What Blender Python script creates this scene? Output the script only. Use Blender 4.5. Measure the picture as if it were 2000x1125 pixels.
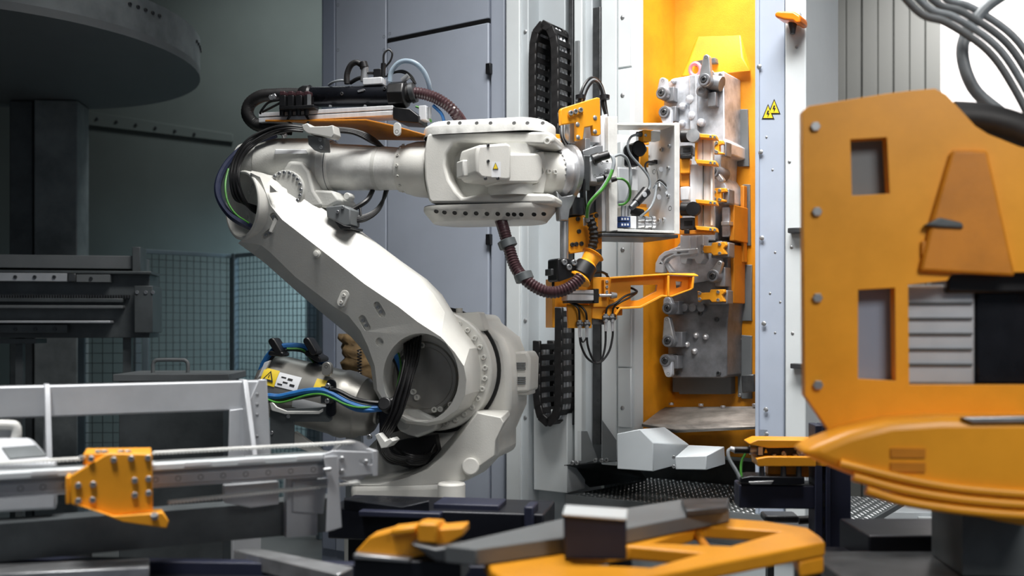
import bpy, bmesh, math, random
from mathutils import Vector as V, Matrix, Quaternion
from mathutils.geometry import tessellate_polygon
random.seed(4)
for o in list(bpy.data.objects): bpy.data.objects.remove(o)
SC = bpy.context.scene
COL = SC.collection

# ------------------------------------------------------------------ camera, world, lights, exposure
F, HZ, CH = 2000.0, 640.0, 1.6            # focal length in pixels, row of the eye level, camera height in metres
cam = bpy.data.cameras.new('camera'); camo = bpy.data.objects.new('camera', cam); COL.objects.link(camo)
camo.location = (0, 0, CH); camo.rotation_euler = (math.pi/2, 0, 0)
cam.sensor_width = 36; cam.lens = 36*F/2000; cam.shift_y = (HZ-562.5)/2000
cam.clip_start = .05; cam.clip_end = 60
cam.dof.use_dof = True; cam.dof.focus_distance = 5.0; cam.dof.aperture_fstop = 1.4
SC.camera = camo
SC.view_settings.view_transform = 'Standard'; SC.view_settings.look = 'None'
SC.view_settings.gamma = 1; SC.view_settings.exposure = 0.0; SC.view_settings.use_curve_mapping = False

wd = bpy.data.worlds.new('world'); SC.world = wd; wd.use_nodes = True
wd.node_tree.nodes['Background'].inputs[0].default_value = (.75, .85, 1, 1)
wd.node_tree.nodes['Background'].inputs[1].default_value = .14

def area(name, loc, aim, size, watts, col=(1, 1, 1), sy=None, spread=180):
    l = bpy.data.lights.new(name, 'AREA'); l.energy = watts; l.color = col
    l.shape = 'RECTANGLE'; l.size = size; l.size_y = sy or size; l.spread = math.radians(spread)
    o = bpy.data.objects.new(name, l); COL.objects.link(o); o.location = loc
    o.rotation_euler = (V(aim)-V(loc)).to_track_quat('-Z', 'Y').to_euler(); return o
# ceiling luminaires of the hall plus added fill lights, and the press's own work lamp inside its chamber
area('hall_or_fill_light', (.0, 3.85, 5.5), (.0, 4.6, 1.2), 2.2, 98, (1, .985, .96), .8, 110)
area('hall_or_fill_light', (-1.5, 1.9, 5.4), (-1.25, 3.1, 1.0), 1.0, 16, (1, .985, .97), .7, 46)  # fill light added to brighten the left foreground and the carriage
area('hall_or_fill_light', (1.0, 2.9, 5.45), (1.5, 5.4, 1.5), 1.6, 34, (1, .985, .97), 1.0, 66)
area('blue_wall_fill', (-1.0, 8.5, 2.5), (-2.1, 9.6, 1.3), .7, 24, (.58, .84, 1), .7, 100)  # unseen lamp added behind the cabinet to tint the wall blue
area('hall_or_fill_light', (4.4, 7.6, 5.0), (4.3, 9.4, 2.6), 1.2, 120, (1, .97, .96), 1.0, 130)
area('hall_or_fill_light', (-1.7, 8.3, 5.2), (-1.8, 9.4, 1.2), 1.0, 28, (.9, .98, 1), .6, 150)
area('hall_or_fill_light', (1.9, .5, 3.6), (1.6, 3.0, 1.3), 1.2, 14, (1, .98, .95), .9, 80)  # unseen fill hung low to brighten upright foreground faces
area('chamber_lamp', (1.22, 5.36, 4.3), (1.2, 5.42, 1.2), .5, 12, (1, .98, .95), .2, 70)

# ------------------------------------------------------------------ materials
def lin(c):
    return tuple(((x/255)/12.92 if x/255 <= .04045 else ((x/255+.055)/1.055)**2.4) for x in c)+(1,)
MATS = {}
def mat(name, col, rough=.5, metal=0., var=.06, scale=6., bump=0., bscale=90., alpha=1., emit=0., trans=0., dark=None, stretch=None, rvar=.1, coat=0.):
    m = bpy.data.materials.new(name); m.use_nodes = True; nt = m.node_tree; N = nt.nodes; L = nt.links
    b = N['Principled BSDF']
    tc = N.new('ShaderNodeTexCoord'); vec = tc.outputs['Object']
    if stretch:
        mp = N.new('ShaderNodeMapping'); mp.inputs['Scale'].default_value = stretch; L.new(vec, mp.inputs['Vector']); vec = mp.outputs['Vector']
    nz = N.new('ShaderNodeTexNoise'); nz.inputs['Scale'].default_value = scale; nz.inputs['Detail'].default_value = 6; nz.inputs['Roughness'].default_value = .6
    L.new(vec, nz.inputs['Vector'])
    c = lin(col); d = lin(dark) if dark else tuple(max(0, x*(1-var*2.2)) for x in c[:3])+(1,)
    hi = tuple(min(1, x*(1+var)) for x in c[:3])+(1,)
    r = N.new('ShaderNodeValToRGB'); r.color_ramp.elements[0].position = .33; r.color_ramp.elements[1].position = .62
    r.color_ramp.elements[0].color = d; r.color_ramp.elements[1].color = hi
    L.new(nz.outputs['Fac'], r.inputs['Fac']); L.new(r.outputs['Color'], b.inputs['Base Color'])
    mr = N.new('ShaderNodeMapRange'); mr.inputs['To Min'].default_value = max(.03, rough-rvar); mr.inputs['To Max'].default_value = min(1, rough+rvar)
    L.new(nz.outputs['Fac'], mr.inputs['Value']); L.new(mr.outputs['Result'], b.inputs['Roughness'])
    b.inputs['Metallic'].default_value = metal
    b.inputs['Coat Weight'].default_value = coat
    if bump:
        n2 = N.new('ShaderNodeTexNoise'); n2.inputs['Scale'].default_value = bscale; n2.inputs['Detail'].default_value = 3
        L.new(tc.outputs['Object'], n2.inputs['Vector'])
        bp = N.new('ShaderNodeBump'); bp.inputs['Strength'].default_value = bump; bp.inputs['Distance'].default_value = .004
        L.new(n2.outputs['Fac'], bp.inputs['Height']); L.new(bp.outputs['Normal'], b.inputs['Normal'])
    if trans: b.inputs['Transmission Weight'].default_value = trans; b.inputs['IOR'].default_value = 1.4
    if alpha < 1: b.inputs['Alpha'].default_value = alpha
    if emit: b.inputs['Emission Color'].default_value = c; b.inputs['Emission Strength'].default_value = emit
    MATS[name] = m; return m
mat('robot_white', (217, 216, 210), .42, 0, .035, 5, .12, 160)
mat('robot_cast', (205, 205, 200), .5, 0, .05, 5, .25, 140)
mat('worn_white', (230, 230, 226), .35, .0, .08, 8, .15, 120)
mat('panel_white', (214, 220, 222), .4, 0, .025, 2.5)
mat('panel_pale', (186, 193, 197), .42, 0, .03, 2.5)
mat('panel_blue', (174, 184, 200), .4, 0, .03, 2.5)
mat('cabinet_grey', (166, 174, 188), .42, 0, .03, 1.6, .05, 300)
mat('cabinet_dark', (138, 147, 164), .45, 0, .03, 1.6)
mat('orange', (242, 163, 34), .4, 0, .05, 4, .06, 200)
mat('orange_press', (240, 158, 30), .45, 0, .1, 3.2, .25, 220)
mat('orange_dark', (208, 130, 26), .5, 0, .1, 4, .2, 220)
mat('steel', (182, 184, 186), .36, .75, .1, 12, 0)
mat('steel_bright', (215, 216, 218), .36, .8, .08, 16, 0)
mat('steel_dark', (92, 94, 96), .42, .75, .15, 9, .1)
mat('die_steel', (200, 204, 211), .36, .35, .25, 7, .15, 60)
mat('die_dark', (124, 126, 130), .45, .4, .2, 7, .2, 80)
mat('alu', (230, 232, 235), .36, .25, .05, 3, 0, 90, stretch=(8, 8, .6))
mat('alu_white', (196, 199, 203), .38, .25, .05, 4)
mat('grey_paint', (112, 116, 118), .5, 0, .05, 4)
mat('balancer', (158, 156, 150), .38, .55, .08, 5, .06, 120)
mat('black', (20, 20, 22), .38, 0, .2, 8)
mat('black_rubber', (24, 23, 24), .55, 0, .2, 12, .1)
mat('black_metal', (26, 28, 34), .28, .4, .2, 6)
mat('hose_brown', (62, 40, 44), .34, 0, .15, 8)
mat('cable_black', (19, 19, 21), .42, 0, .2, 20)
mat('cable_blue', (38, 104, 168), .4, 0, .08, 20)
mat('cable_navy', (40, 46, 70), .35, 0, .1, 20)
mat('cable_green', (70, 140, 52), .42, 0, .1, 20)
mat('cable_grey', (140, 146, 150), .35, 0, .08, 20)
mat('clear_hose', (196, 214, 228), .15, 0, .04, 10, trans=.55)
mat('navy', (34, 38, 58), .5, .0, .1, 5, .05)
mat('dark_frame', (22, 24, 32), .35, .2, .2, 4)
mat('chute_steel', (128, 122, 116), .5, .3, .2, 9, .3, 70, stretch=(1, 1, 4))
mat('grating', (96, 104, 106), .4, .6, .1, 9)
mat('yellow_label', (232, 200, 40), .5, 0, .02)
mat('white_label', (228, 230, 232), .5, 0, .02)
mat('ink', (22, 22, 22), .6, 0, .02)
mat('blue_label', (40, 66, 120), .5, 0, .02)
mat('pink', (240, 130, 140), .5, 0, .04)
mat('brown_cloth', (112, 90, 58), .85, 0, .2, 10, .6, 40)
mat('wall_teal', (106, 113, 109), .75, 0, .06, .9, .1, 60)
mat('wall_light', (226, 222, 220), .7, 0, .03, 1)
mat('column_grey', (138, 144, 145), .7, 0, .12, 2.5, .2, 50, dark=(104, 110, 112))
mat('gantry_dark', (90, 95, 97), .45, .3, .15, 4)
mat('floor', (120, 122, 122), .45, 0, .1, 1.5, .1, 40)
mat('fence_wire', (64, 86, 98), .5, .2, .1)
mat('fence_post', (112, 128, 136), .5, 0, .05)
mat('curtain_grey', (88, 90, 86), .6, 0, .05, 3)
mat('amber', (250, 130, 20), .3, 0, .04)
mat('beige_plastic', (206, 206, 202), .5, 0, .02)

# ------------------------------------------------------------------ geometry helpers
def W(px, py, d): return V(((px-1000)*d/F, d, CH-(py-HZ)*d/F))
class Pl:                                   # a vertical plane of the place; deg > 0: its right side comes nearer
    def __init__(s, px, d, deg):
        a = math.radians(deg); s.r = V((math.cos(a), -math.sin(a), 0)); s.n = V((math.sin(a), math.cos(a), 0)); s.o = W(px, HZ, d)
    def at(s, px, py, off=0.):
        o = s.o+s.n*off; u = (px-1000)/F; t = (u*o.y-o.x)/(s.r.x-u*s.r.y); Y = o.y+t*s.r.y
        return V((u*Y, Y, CH-(py-HZ)*Y/F))
    def scale(s, px, off=0.): return s.at(px, HZ, off).y/F
def G(px, py, z):                           # the point of height z seen at a pixel (below eye level)
    d = (CH-z)*F/(py-HZ); return W(px, py, d)
def spline(pts, sub=6):
    pts = [V(p) for p in pts]
    if len(pts) < 3 or sub < 2: return pts
    out = []
    P = [pts[0]*2-pts[1]]+pts+[pts[-1]*2-pts[-2]]
    for i in range(1, len(P)-2):
        a, b, c, d = P[i-1:i+3]
        for k in range(sub):
            t = k/sub
            out.append(.5*((2*b)+(c-a)*t+(2*a-5*b+4*c-d)*t*t+(3*b-a-3*c+d)*t**3))
    out.append(pts[-1]); return out
def ell(cx, cy, rx, ry, n=28, a0=0.): return [(cx+rx*math.cos(a0+2*math.pi*i/n), cy+ry*math.sin(a0+2*math.pi*i/n)) for i in range(n)]
def capsule(x0, y0, x1, y1, r, n=7):
    a = math.atan2(y1-y0, x1-x0); out = []
    for i in range(n): t = a-math.pi/2+math.pi*i/(n-1); out.append((x1+r*math.cos(t), y1+r*math.sin(t)))
    for i in range(n): t = a+math.pi/2+math.pi*i/(n-1); out.append((x0+r*math.cos(t), y0+r*math.sin(t)))
    return out
WL = {}                                     # world location of each object made here
def place(o, w, parent):
    if parent is not None:
        o.parent = parent; o.location = V(w)-WL[parent.name]
    else: o.location = w
    WL[o.name] = V(w)
def thing(name, label, cat, loc, group=None, kind=None):
    o = bpy.data.objects.new(name, None); COL.objects.link(o); o.empty_display_size = .1; place(o, V(loc), None)
    o['label'] = label; o['category'] = cat
    if group: o['group'] = group
    if kind: o['kind'] = kind
    return o
class B:
    def __init__(s): s.v = []; s.f = []
    def add(s, vs, fs):
        k = len(s.v); s.v += [V(p) for p in vs]; s.f += [tuple(i+k for i in f) for f in fs]; return s
    def hexa(s, p):                          # 4 front corners, 4 back corners
        return s.add(p, [(0, 1, 2, 3), (7, 6, 5, 4), (0, 4, 5, 1), (1, 5, 6, 2), (2, 6, 7, 3), (3, 7, 4, 0)])
    def box(s, pl, x0, y0, x1, y1, o0, o1):  # rectangle seen at pixels on plane offset o0, as deep as o1
        m = pl.at((x0+x1)/2, y0, o0).z; k = pl.at((x0+x1)/2, y1, o0).z
        return s.bz(pl, x0, x1, k, m, o0, o1)
    def bz(s, pl, x0, x1, z0, z1, o0, o1):
        a = pl.at(x0, HZ, o0); b = pl.at(x1, HZ, o0); d = pl.n*(o1-o0); q = []
        for e in (V(), d):
            for p, z in ((a, z1), (b, z1), (b, z0), (a, z0)): q.append(V((p.x+e.x, p.y+e.y, z)))
        return s.hexa(q)
    def wb(s, x0, y0, z0, x1, y1, z1):
        return s.hexa([V((x0, y0, z1)), V((x1, y0, z1)), V((x1, y0, z0)), V((x0, y0, z0)), V((x0, y1, z1)), V((x1, y1, z1)), V((x1, y1, z0)), V((x0, y1, z0))])
    def ob(s, c, ex, ey, ez):                # box from centre and three half vectors
        c, ex, ey, ez = V(c), V(ex), V(ey), V(ez)
        return s.hexa([c-ex+ez-ey, c+ex+ez-ey, c+ex-ez-ey, c-ex-ez-ey, c-ex+ez+ey, c+ex+ez+ey, c+ex-ez+ey, c-ex-ez+ey])
    def loft(s, layers, holes=(), cap=True):
        """layers: lists of world points (same count); holes: (points on the first layer, inward vector) cut into the first face"""
        n = len(layers[0]); k = len(s.v)
        for l in layers: s.v += [V(p) for p in l]
        for j in range(len(layers)-1):
            for i in range(n):
                a = k+j*n+i; b = k+j*n+(i+1) % n; s.f.append((a, b, b+n, a+n))
        if cap:
            s.f.append(tuple(k+(len(layers)-1)*n+i for i in range(n)))
        idx = [list(range(k, k+n))]; loops = [list(layers[0])]
        for h, vec in holes:
            a = len(s.v); s.v += [V(p) for p in h]; m = len(h); b = len(s.v); s.v += [V(p)+V(vec) for p in h]
            idx.append(list(range(a, a+m))); loops.append(h)
            for i in range(m): s.f.append((a+i, a+(i+1) % m, b+(i+1) % m, b+i))
            s.f.append(tuple(b+i for i in range(m)))
        flat = [i for l in idx for i in l]
        if cap and holes: s.f += [tuple(flat[i] for i in x) for x in s._tess(loops)]
        elif cap: s.f.append(tuple(range(k, k+n)))
        return s
    def _tess(s, loops): return [tuple(x) for x in tessellate_polygon([[V(p) for p in l] for l in loops])]
    def prism(s, pl, poly, o0, o1, holes=(), hd=None):
        """outline at pixels on plane offset o0, extruded to o1; holes go through unless hd gives a depth"""
        fr = [pl.at(x, y, o0) for x, y in poly]; d = pl.n*(o1-o0)
        if holes and hd is None:
            k = len(s.v); hs = [[pl.at(x, y, o0) for x, y in h] for h in holes]; loops = [fr]+hs
            pts = [p for l in loops for p in l]; n = len(pts)
            s.v += [V(p) for p in pts]+[V(p)+d for p in pts]
            t = s._tess(loops); s.f += [tuple(k+i for i in x) for x in t]+[tuple(k+n+i for i in reversed(x)) for x in t]
            a = k
            for l in loops:
                m = len(l)
                for i in range(m): s.f.append((a+i, a+(i+1) % m, a+(i+1) % m+n, a+i+n))
                a += m
            return s
        return s.loft([fr, [p+d for p in fr]], [([pl.at(x, y, o0) for x, y in h], pl.n*hd) for h in holes])
    def slab(s, pts, dz, holes=()):          # horizontal outline extruded by dz
        d = V((0, 0, dz))
        loops = [[V(p) for p in pts]]+[[V(p) for p in h] for h in holes]
        k = len(s.v); allp = [p for l in loops for p in l]; n = len(allp)
        s.v += allp+[p+d for p in allp]; t = s._tess(loops)
        s.f += [tuple(k+i for i in x) for x in t]+[tuple(k+n+i for i in x) for x in t]
        a = k
        for l in loops:
            m = len(l)
            for i in range(m): s.f.append((a+i, a+(i+1) % m, a+(i+1) % m+n, a+i+n))
            a += m
        return s
    def lathe(s, o, axis, prof, n=32, cap=True):   # prof: (distance along the axis, radius)
        ax = V(axis).normalized(); q = ax.to_track_quat('Z', 'Y'); e1 = q @ V((1, 0, 0)); e2 = q @ V((0, 1, 0)); k = len(s.v)
        for d, r in prof:
            for i in range(n):
                t = 2*math.pi*i/n; s.v.append(V(o)+ax*d+(e1*math.cos(t)+e2*math.sin(t))*max(r, 1e-5))
        for j in range(len(prof)-1):
            for i in range(n): s.f.append((k+j*n+i, k+j*n+(i+1) % n, k+(j+1)*n+(i+1) % n, k+(j+1)*n+i))
        if cap:
            s.f.append(tuple(k+i for i in reversed(range(n)))); s.f.append(tuple(k+(len(prof)-1)*n+i for i in range(n)))
        return s
    def cyl(s, a, b, r0, r1=None, n=20):
        a, b = V(a), V(b); return s.lathe(a, b-a, [(0, r0), ((b-a).length, r0 if r1 is None else r1)], n)
    def tube(s, pts, r, n=8, sub=6, ridge=0., pitch=.012):
        p = spline(pts, sub)
        if ridge:                            # corrugated: resample at half the pitch
            L = [0]
            for i in range(1, len(p)): L.append(L[-1]+(p[i]-p[i-1]).length)
            m = max(2, int(L[-1]/(pitch/2))); q = []; j = 0
            for i in range(m+1):
                d = L[-1]*i/m
                while j < len(L)-2 and L[j+1] < d: j += 1
                t = (d-L[j])/max(1e-9, L[j+1]-L[j]); q.append(p[j].lerp(p[j+1], min(1, t)))
            p = q
        k = len(s.v); up = None
        for i, c in enumerate(p):
            t = (p[min(i+1, len(p)-1)]-p[max(i-1, 0)]).normalized()
            if up is None: up = t.orthogonal().normalized()
            up = (up-t*up.dot(t)).normalized(); sd = t.cross(up)
            rr = r[0]+(r[1]-r[0])*i/(len(p)-1) if isinstance(r, tuple) else r
            if ridge and i % 2: rr -= ridge
            for a in range(n): s.v.append(c+(up*math.cos(2*math.pi*a/n)+sd*math.sin(2*math.pi*a/n))*rr)
        for i in range(len(p)-1):
            for a in range(n): s.f.append((k+i*n+a, k+i*n+(a+1) % n, k+(i+1)*n+(a+1) % n, k+(i+1)*n+a))
        s.f.append(tuple(k+a for a in reversed(range(n)))); s.f.append(tuple(k+(len(p)-1)*n+a for a in range(n)))
        return s
    def put(s, name, m, parent=None, bev=0., seg=2, ang=38, bang=40, label=None, cat=None, group=None, kind=None):
        lo = V((min(p[i] for p in s.v) for i in range(3))); hi = V((max(p[i] for p in s.v) for i in range(3)))
        c = (lo+hi)/2
        if parent is None: c.z = lo.z
        me = bpy.data.meshes.new(name); me.from_pydata([tuple(p-c) for p in s.v], [], s.f)
        bm = bmesh.new(); bm.from_mesh(me); bmesh.ops.recalc_face_normals(bm, faces=bm.faces); bm.to_mesh(me); bm.free()
        for p in me.polygons: p.use_smooth = True
        me.set_sharp_from_angle(angle=math.radians(ang))
        me.materials.append(MATS[m])
        o = bpy.data.objects.new(name, me); COL.objects.link(o); place(o, c, parent)
        if bev:
            b = o.modifiers.new('bevel', 'BEVEL'); b.width = bev; b.segments = seg; b.limit_method = 'ANGLE'; b.angle_limit = math.radians(bang); b.harden_normals = False
        if label: o['label'] = label
        if cat: o['category'] = cat
        if group: o['group'] = group
        if kind: o['kind'] = kind
        return o
# shared bolt meshes (unit radius), placed as parts
def unit(name, prof, m, n=12, hexa=False):
    b = B().lathe(V(), V((0, 0, 1)), prof, 6 if hexa else n, True)
    me = bpy.data.meshes.new(name); me.from_pydata([tuple(p) for p in b.v], [], b.f)
    bm = bmesh.new(); bm.from_mesh(me); bmesh.ops.recalc_face_normals(bm, faces=bm.faces); bm.to_mesh(me); bm.free()
    for p in me.polygons: p.use_smooth = True
    me.set_sharp_from_angle(angle=math.radians(35)); me.materials.append(MATS[m]); return me
BOLT = unit('bolt', [(-.3, 1), (.75, 1), (.9, .88), (.9, .5), (.35, .48), (.35, 0.01)], 'steel')
BOLT_W = unit('bolt', [(-.3, 1), (.75, 1), (.9, .88), (.9, .5), (.35, .48), (.35, 0.01)], 'robot_white')
BOLT_D = unit('bolt', [(-.3, 1), (.7, 1), (.85, .88), (.85, .5), (.35, .48), (.35, 0.01)], 'steel_dark')
HEXB = unit('bolt', [(-.2, 1), (.6, 1), (.75, .85), (.75, 0.01)], 'steel', hexa=True)
RIVET = unit('bolt', [(-.1, 1), (.2, 1), (.45, .6), (.5, 0.01)], 'steel', n=10)
HOLE = unit('hole', [(-.2, 1), (.03, 1), (.03, .8), (-.1, .78), (-.1, .01)], 'ink', n=14)
def bolts(parent, pts, axis, r, me=BOLT, name='bolt'):
    q = V(axis).to_track_quat('Z', 'Y')
    for p in pts:
        o = bpy.data.objects.new(name, me); COL.objects.link(o); place(o, p, parent); o.rotation_mode = 'QUATERNION'; o.rotation_quaternion = q; o.scale = (r, r, r)
# ------------------------------------------------------------------ the hall
def struct(name, b, m, **k):
    o = b.put(name, m, None, **k); o['kind'] = 'structure'; return o
struct('floor', B().wb(-6, -1, -.1, 7, 9.7, 0), 'floor')
struct('wall_back', B().wb(-6, 9.6, 0, 3.3, 9.8, 5.6), 'wall_teal')
struct('wall_right', B().wb(3.3, 9.4, 0, 7, 9.8, 5.6), 'wall_light')
struct('wall_left', B().wb(-6.2, -1, 0, -6, 9.8, 5.6), 'wall_teal')
struct('ceiling', B().wb(-6.2, -1, 5.6, 7, 9.8, 5.8), 'wall_teal')
# dark column at the far left with its cladding
t = thing('steel_column', 'dull grey steel column rising behind the dark linear gantry', 'column', W(108, 1040, 8.0))
C0 = Pl(108, 8.0, -6)
B().bz(C0, 66, 151, 0, 3.38, 0, .3).put('column_body', 'column_grey', t, .01)
B().bz(C0, 18, 64, 0, 3.38, .05, .3).put('side_cladding', 'gantry_dark', t, .01)
bolts(t, [C0.at(77, 141, 0), C0.at(140, 151, 0)], -C0.n, .016, BOLT_D)
# round overhead platform seen from below
t = thing('overhead_platform', 'round-ended dark overhead platform with a bolted rim above the column', 'platform', (-3.6, 6.95, 3.385))
cc = V((-3.6, 6.95, 3.385)); ring = [cc+V((1.42*math.cos(a), 1.42*math.sin(a), 0)) for a in [2*math.pi*i/72 for i in range(72)]]
B().slab(ring, .05).put('deck_plate', 'grey_paint', t)
ri = [cc+(p-cc)*.985 for p in ring]
B().slab([p+V((0, 0, .05)) for p in ring], .22, [[p+V((0, 0, .05)) for p in ri]]).put('rim', 'column_grey', t)
for k in range(3):
    an = math.radians(-62+k*34)
    for e in range(5):
        a2 = an+e*.045; d = V((math.cos(a2), math.sin(a2), 0)); bolts(t, [cc+d*1.42+V((0, 0, .2))], d, .012, BOLT_D)
B().wb(-5.95, 6.6, 3.44, -3.6, 7.3, 3.6).put('support_beam', 'gantry_dark', t)
t = thing('wall_beam', 'faint grey horizontal beam fixed along the dark back wall', 'beam', W(300, 262, 9.5))
B().hexa([W(150, 214, 9.57), W(455, 262, 9.57), W(455, 278, 9.57), W(150, 242, 9.57), W(150, 214, 9.61), W(455, 262, 9.61), W(455, 278, 9.61), W(150, 242, 9.61)]).put('beam_body', 'wall_teal', t, .005)
bolts(t, [W(190+k*38, 232+k*6, 9.57) for k in range(6)], (0, -1, 0), .014, BOLT_D)

# dark linear gantry
GA = Pl(0, 6.3, -10)
t = thing('linear_gantry', 'dark linear gantry axis with rails and gear rack at the far left', 'gantry', GA.at(120, 1100, .1))
def gb(name, x0, y0, x1, y1, o0, o1, m, bev=.004): return B().box(GA, x0, y0, x1, y1, o0, o1).put(name, m, t, bev)
gb('upper_beam', -60, 498, 272, 524, .02, .4, 'grey_paint'); gb('upper_ledge', -60, 528, 295, 534, -.03, .3, 'gantry_dark')
gb('beam_body', -60, 534, 292, 660, .04, .4, 'gantry_dark')
r1 = gb('guide_rail', -60, 533, 131, 549, -.03, .05, 'alu_white', .002); bolts(r1, [GA.at(x, 541, -.03) for x in (30, 68, 106)], -GA.n, .011, BOLT_D)
gb('rail_joint', 132, 534, 148, 550, -.035, .05, 'steel_dark'); r3 = gb('guide_rail', 149, 536, 215, 551, -.03, .05, 'grey_paint', .002); bolts(r3, [GA.at(178, 544, -.03)], -GA.n, .011, BOLT_D)
b = B()
for k in range(60): b.box(GA, -58+k*5.2, 576, -55+k*5.2, 582, 0, .05)
o = b.put('gear_rack', 'steel_dark', t); o['kind'] = 'stuff'
gb('drive_ledge', -60, 582, 240, 590, -.02, .05, 'gantry_dark'); gb('lower_ledge', -60, 626, 215, 631, -.08, .05, 'alu_white')
gb('shaft_guard', -60, 596, 240, 602, -.04, .05, 'grey_paint')
r2 = gb('guide_rail', -60, 634, 131, 650, -.03, .05, 'gantry_dark', .002); bolts(r2, [GA.at(x, 643, -.03) for x in (30, 69, 107)], -GA.n, .011, BOLT_D)
gb('end_bracket', 258, 482, 274, 532, -.02, .2, 'gantry_dark'); e = gb('end_box', 262, 558, 298, 650, -.06, .3, 'gantry_dark')
bolts(e, [GA.at(x, 571, -.06) for x in (268, 285, 303-4)], -GA.n, .011, BOLT)
B().bz(GA, 30, 44, 0, GA.at(40, 660, .1).z, .1, .16).put('leg', 'gantry_dark', t); B().bz(GA, 240, 256, 0, GA.at(240, 660, .1).z, .1, .16).put('leg', 'gantry_dark', t)
B().box(GA, -40, 662, 70, 671, .05, .3).put('cross_plate', 'gantry_dark', t)

# wire mesh fences
def fence(p0, p1, z0, z1, sp, label, wm, posts=True):
    p0, p1 = V((p0.x, p0.y, 0)), V((p1.x, p1.y, 0)); L = (p1-p0).length; d = (p1-p0)/L
    t = thing('mesh_fence', label, 'fence', (p0+p1)/2+V((0, 0, 0))); nn = V((-d.y, d.x, 0)); b = B()
    k = 0; 
    while k*sp < L: c = p0+d*(k*sp); b.ob(c+V((0, 0, (z0+z1)/2)), d*.0022, nn*.0022, V((0, 0, (z1-z0)/2))); k += 1
    k = 0
    while z0+k*sp < z1: b.ob((p0+p1)/2+V((0, 0, z0+k*sp))+nn*.004, d*(L/2), nn*.0022, V((0, 0, .0022))); k += 1
    o = b.put('wire_mesh', wm, t); o['kind'] = 'stuff'
    for q in (p0, p1): B().ob(q+V((0, 0, (z1+.02)/2)), d*.022, nn*.022, V((0, 0, (z1+.02)/2))).put('post', 'fence_post', t, .004)
    B().ob((p0+p1)/2+V((0, 0, z1)), d*(L/2), nn*.016, V((0, 0, .016))).put('top_rail', 'fence_post', t, .003)
    return t
fence(W(268, HZ, 8.0), W(455, HZ, 8.6), .1, 2.2, .06, 'dim grey mesh fence running back from the gantry end', 'gantry_dark')
fence(W(459, HZ, 8.55), W(625, HZ, 7.75), .1, 2.2, .055, 'blue-lit wire mesh fence beside the grey cabinet', 'fence_wire')
fence(W(160, HZ, 7.2), W(285, HZ, 7.25), .3, 1.56, .07, 'small dark mesh guard under the linear gantry', 'gantry_dark')
B().bz(Pl(610, 8.3, 0), 598, 640, 0, 2.75, 0, .12).put('wall_post', 'fence_post', None, .01, label='pale blue upright post behind the mesh fence beside the cabinet', cat='post')
# trolley with tube handle behind the white beam
t = thing('tool_trolley', 'low grey trolley with a bent tube handle behind the white beam', 'trolley', W(335, 1000, 5.6))
t_ = Pl(335, 5.6, -4)
B().box(t_, 220, 731, 447, 745, 0, .5).put('top_plate', 'grey_paint', t, .004)
B().box(t_, 232, 745, 436, 1240, .03, .47).put('body', 'gantry_dark', t, .004)
B().tube([t_.at(*p, .2) for p in ((299, 733), (299, 712), (303, 705), (312, 703), (354, 703), (363, 705), (367, 712), (367, 733))], .011, 10, 5).put('handle', 'grey_paint', t)

# ------------------------------------------------------------------ grey cabinet
A = Pl(1240, 5.45, 34)
cabt = thing('control_cabinet', 'tall blue-grey steel cabinet with hinged doors behind the robot arm', 'cabinet', A.at(800, 1200, .2))
zt = 4.4
B().bz(A, 628, 986, 0, zt, .02, .7).put('body', 'cabinet_dark', cabt, .006)
zl = A.at(955, 40, 0).z
def door(x0, x1, z0, z1, name='door', m='cabinet_grey'): return B().bz(A, x0, x1, z0, z1, -.005, .03).put(name, m, cabt, .006)
door(629.5, 653.5, .15, zt, 'side_panel', 'cabinet_dark')
d1 = door(655.5, 753.8, .15, zt)
d2 = door(756, 954, .15, zl-.012); d3 = door(756, 954, zl+.012, zt)
door(958.5, 985, .1, zt, 'edge_panel', 'cabinet_grey')
B().bz(A, 756, 954, zl-.012, zl+.012, -.004, .02).put('door_gasket', 'black', cabt)
for y in (133, 467, 1000): 
    h = B().box(A, 948, y-10, 957, y+11, -.03, .0).put('hinge', 'black', d2, .003)
bolts(d1, [A.at(750, 98, -.005), A.at(660, 98, -.005), A.at(660, 10, -.005), A.at(750, 72, -.005)], -A.n, .01, HOLE, 'lock_hole')
bolts(d2, [A.at(761, 96, -.005)], -A.n, .009, HOLE, 'lock_hole'); bolts(d3, [A.at(761, 66, -.005)], -A.n, .009, HOLE, 'lock_hole')

# ------------------------------------------------------------------ press machine
pr = thing('press_machine', 'large white press with an open orange die chamber on the right', 'machine', A.at(1200, 1100, .3))
def pb(name, x0, x1, o0, o1, m, z0=0, z1=4.4, bev=.006, parent=None):
    return B().bz(A, x0, x1, z0, z1, o0, o1).put(name, m, parent or pr, bev)
def pbx(name, x0, y0, x1, y1, o0, o1, m, bev=.004, parent=None): return B().box(A, x0, y0, x1, y1, o0, o1).put(name, m, parent or pr, bev)
c1 = pb('corner_post', 988, 1015, -.05, .6, 'panel_white')
c2 = pb('post_flange', 1016, 1032, -.03, .5, 'panel_pale')
bolts(c2, [A.at(1026, y, -.03) for y in (62, 336, 626, 815)], -A.n, .012, RIVET)
bolts(c2, [A.at(1041, y, .06) for y in (950,)], -A.n, .012, RIVET)
pb('chain_panel', 1033, 1104, .08, .5, 'panel_pale')
pbx('lower_cover', 1042, 800, 1108, 960, .0, .2, 'panel_white')
ZL = A.at(1160, 906, 0).z
pb('track_groove', 1104, 1121, .13, .5, 'panel_pale', z0=ZL)
g1 = pb('guide_rail', 1110, 1119, .05, .13, 'steel_dark', z0=A.at(1115, 830, .05).z, bev=.003)
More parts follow.
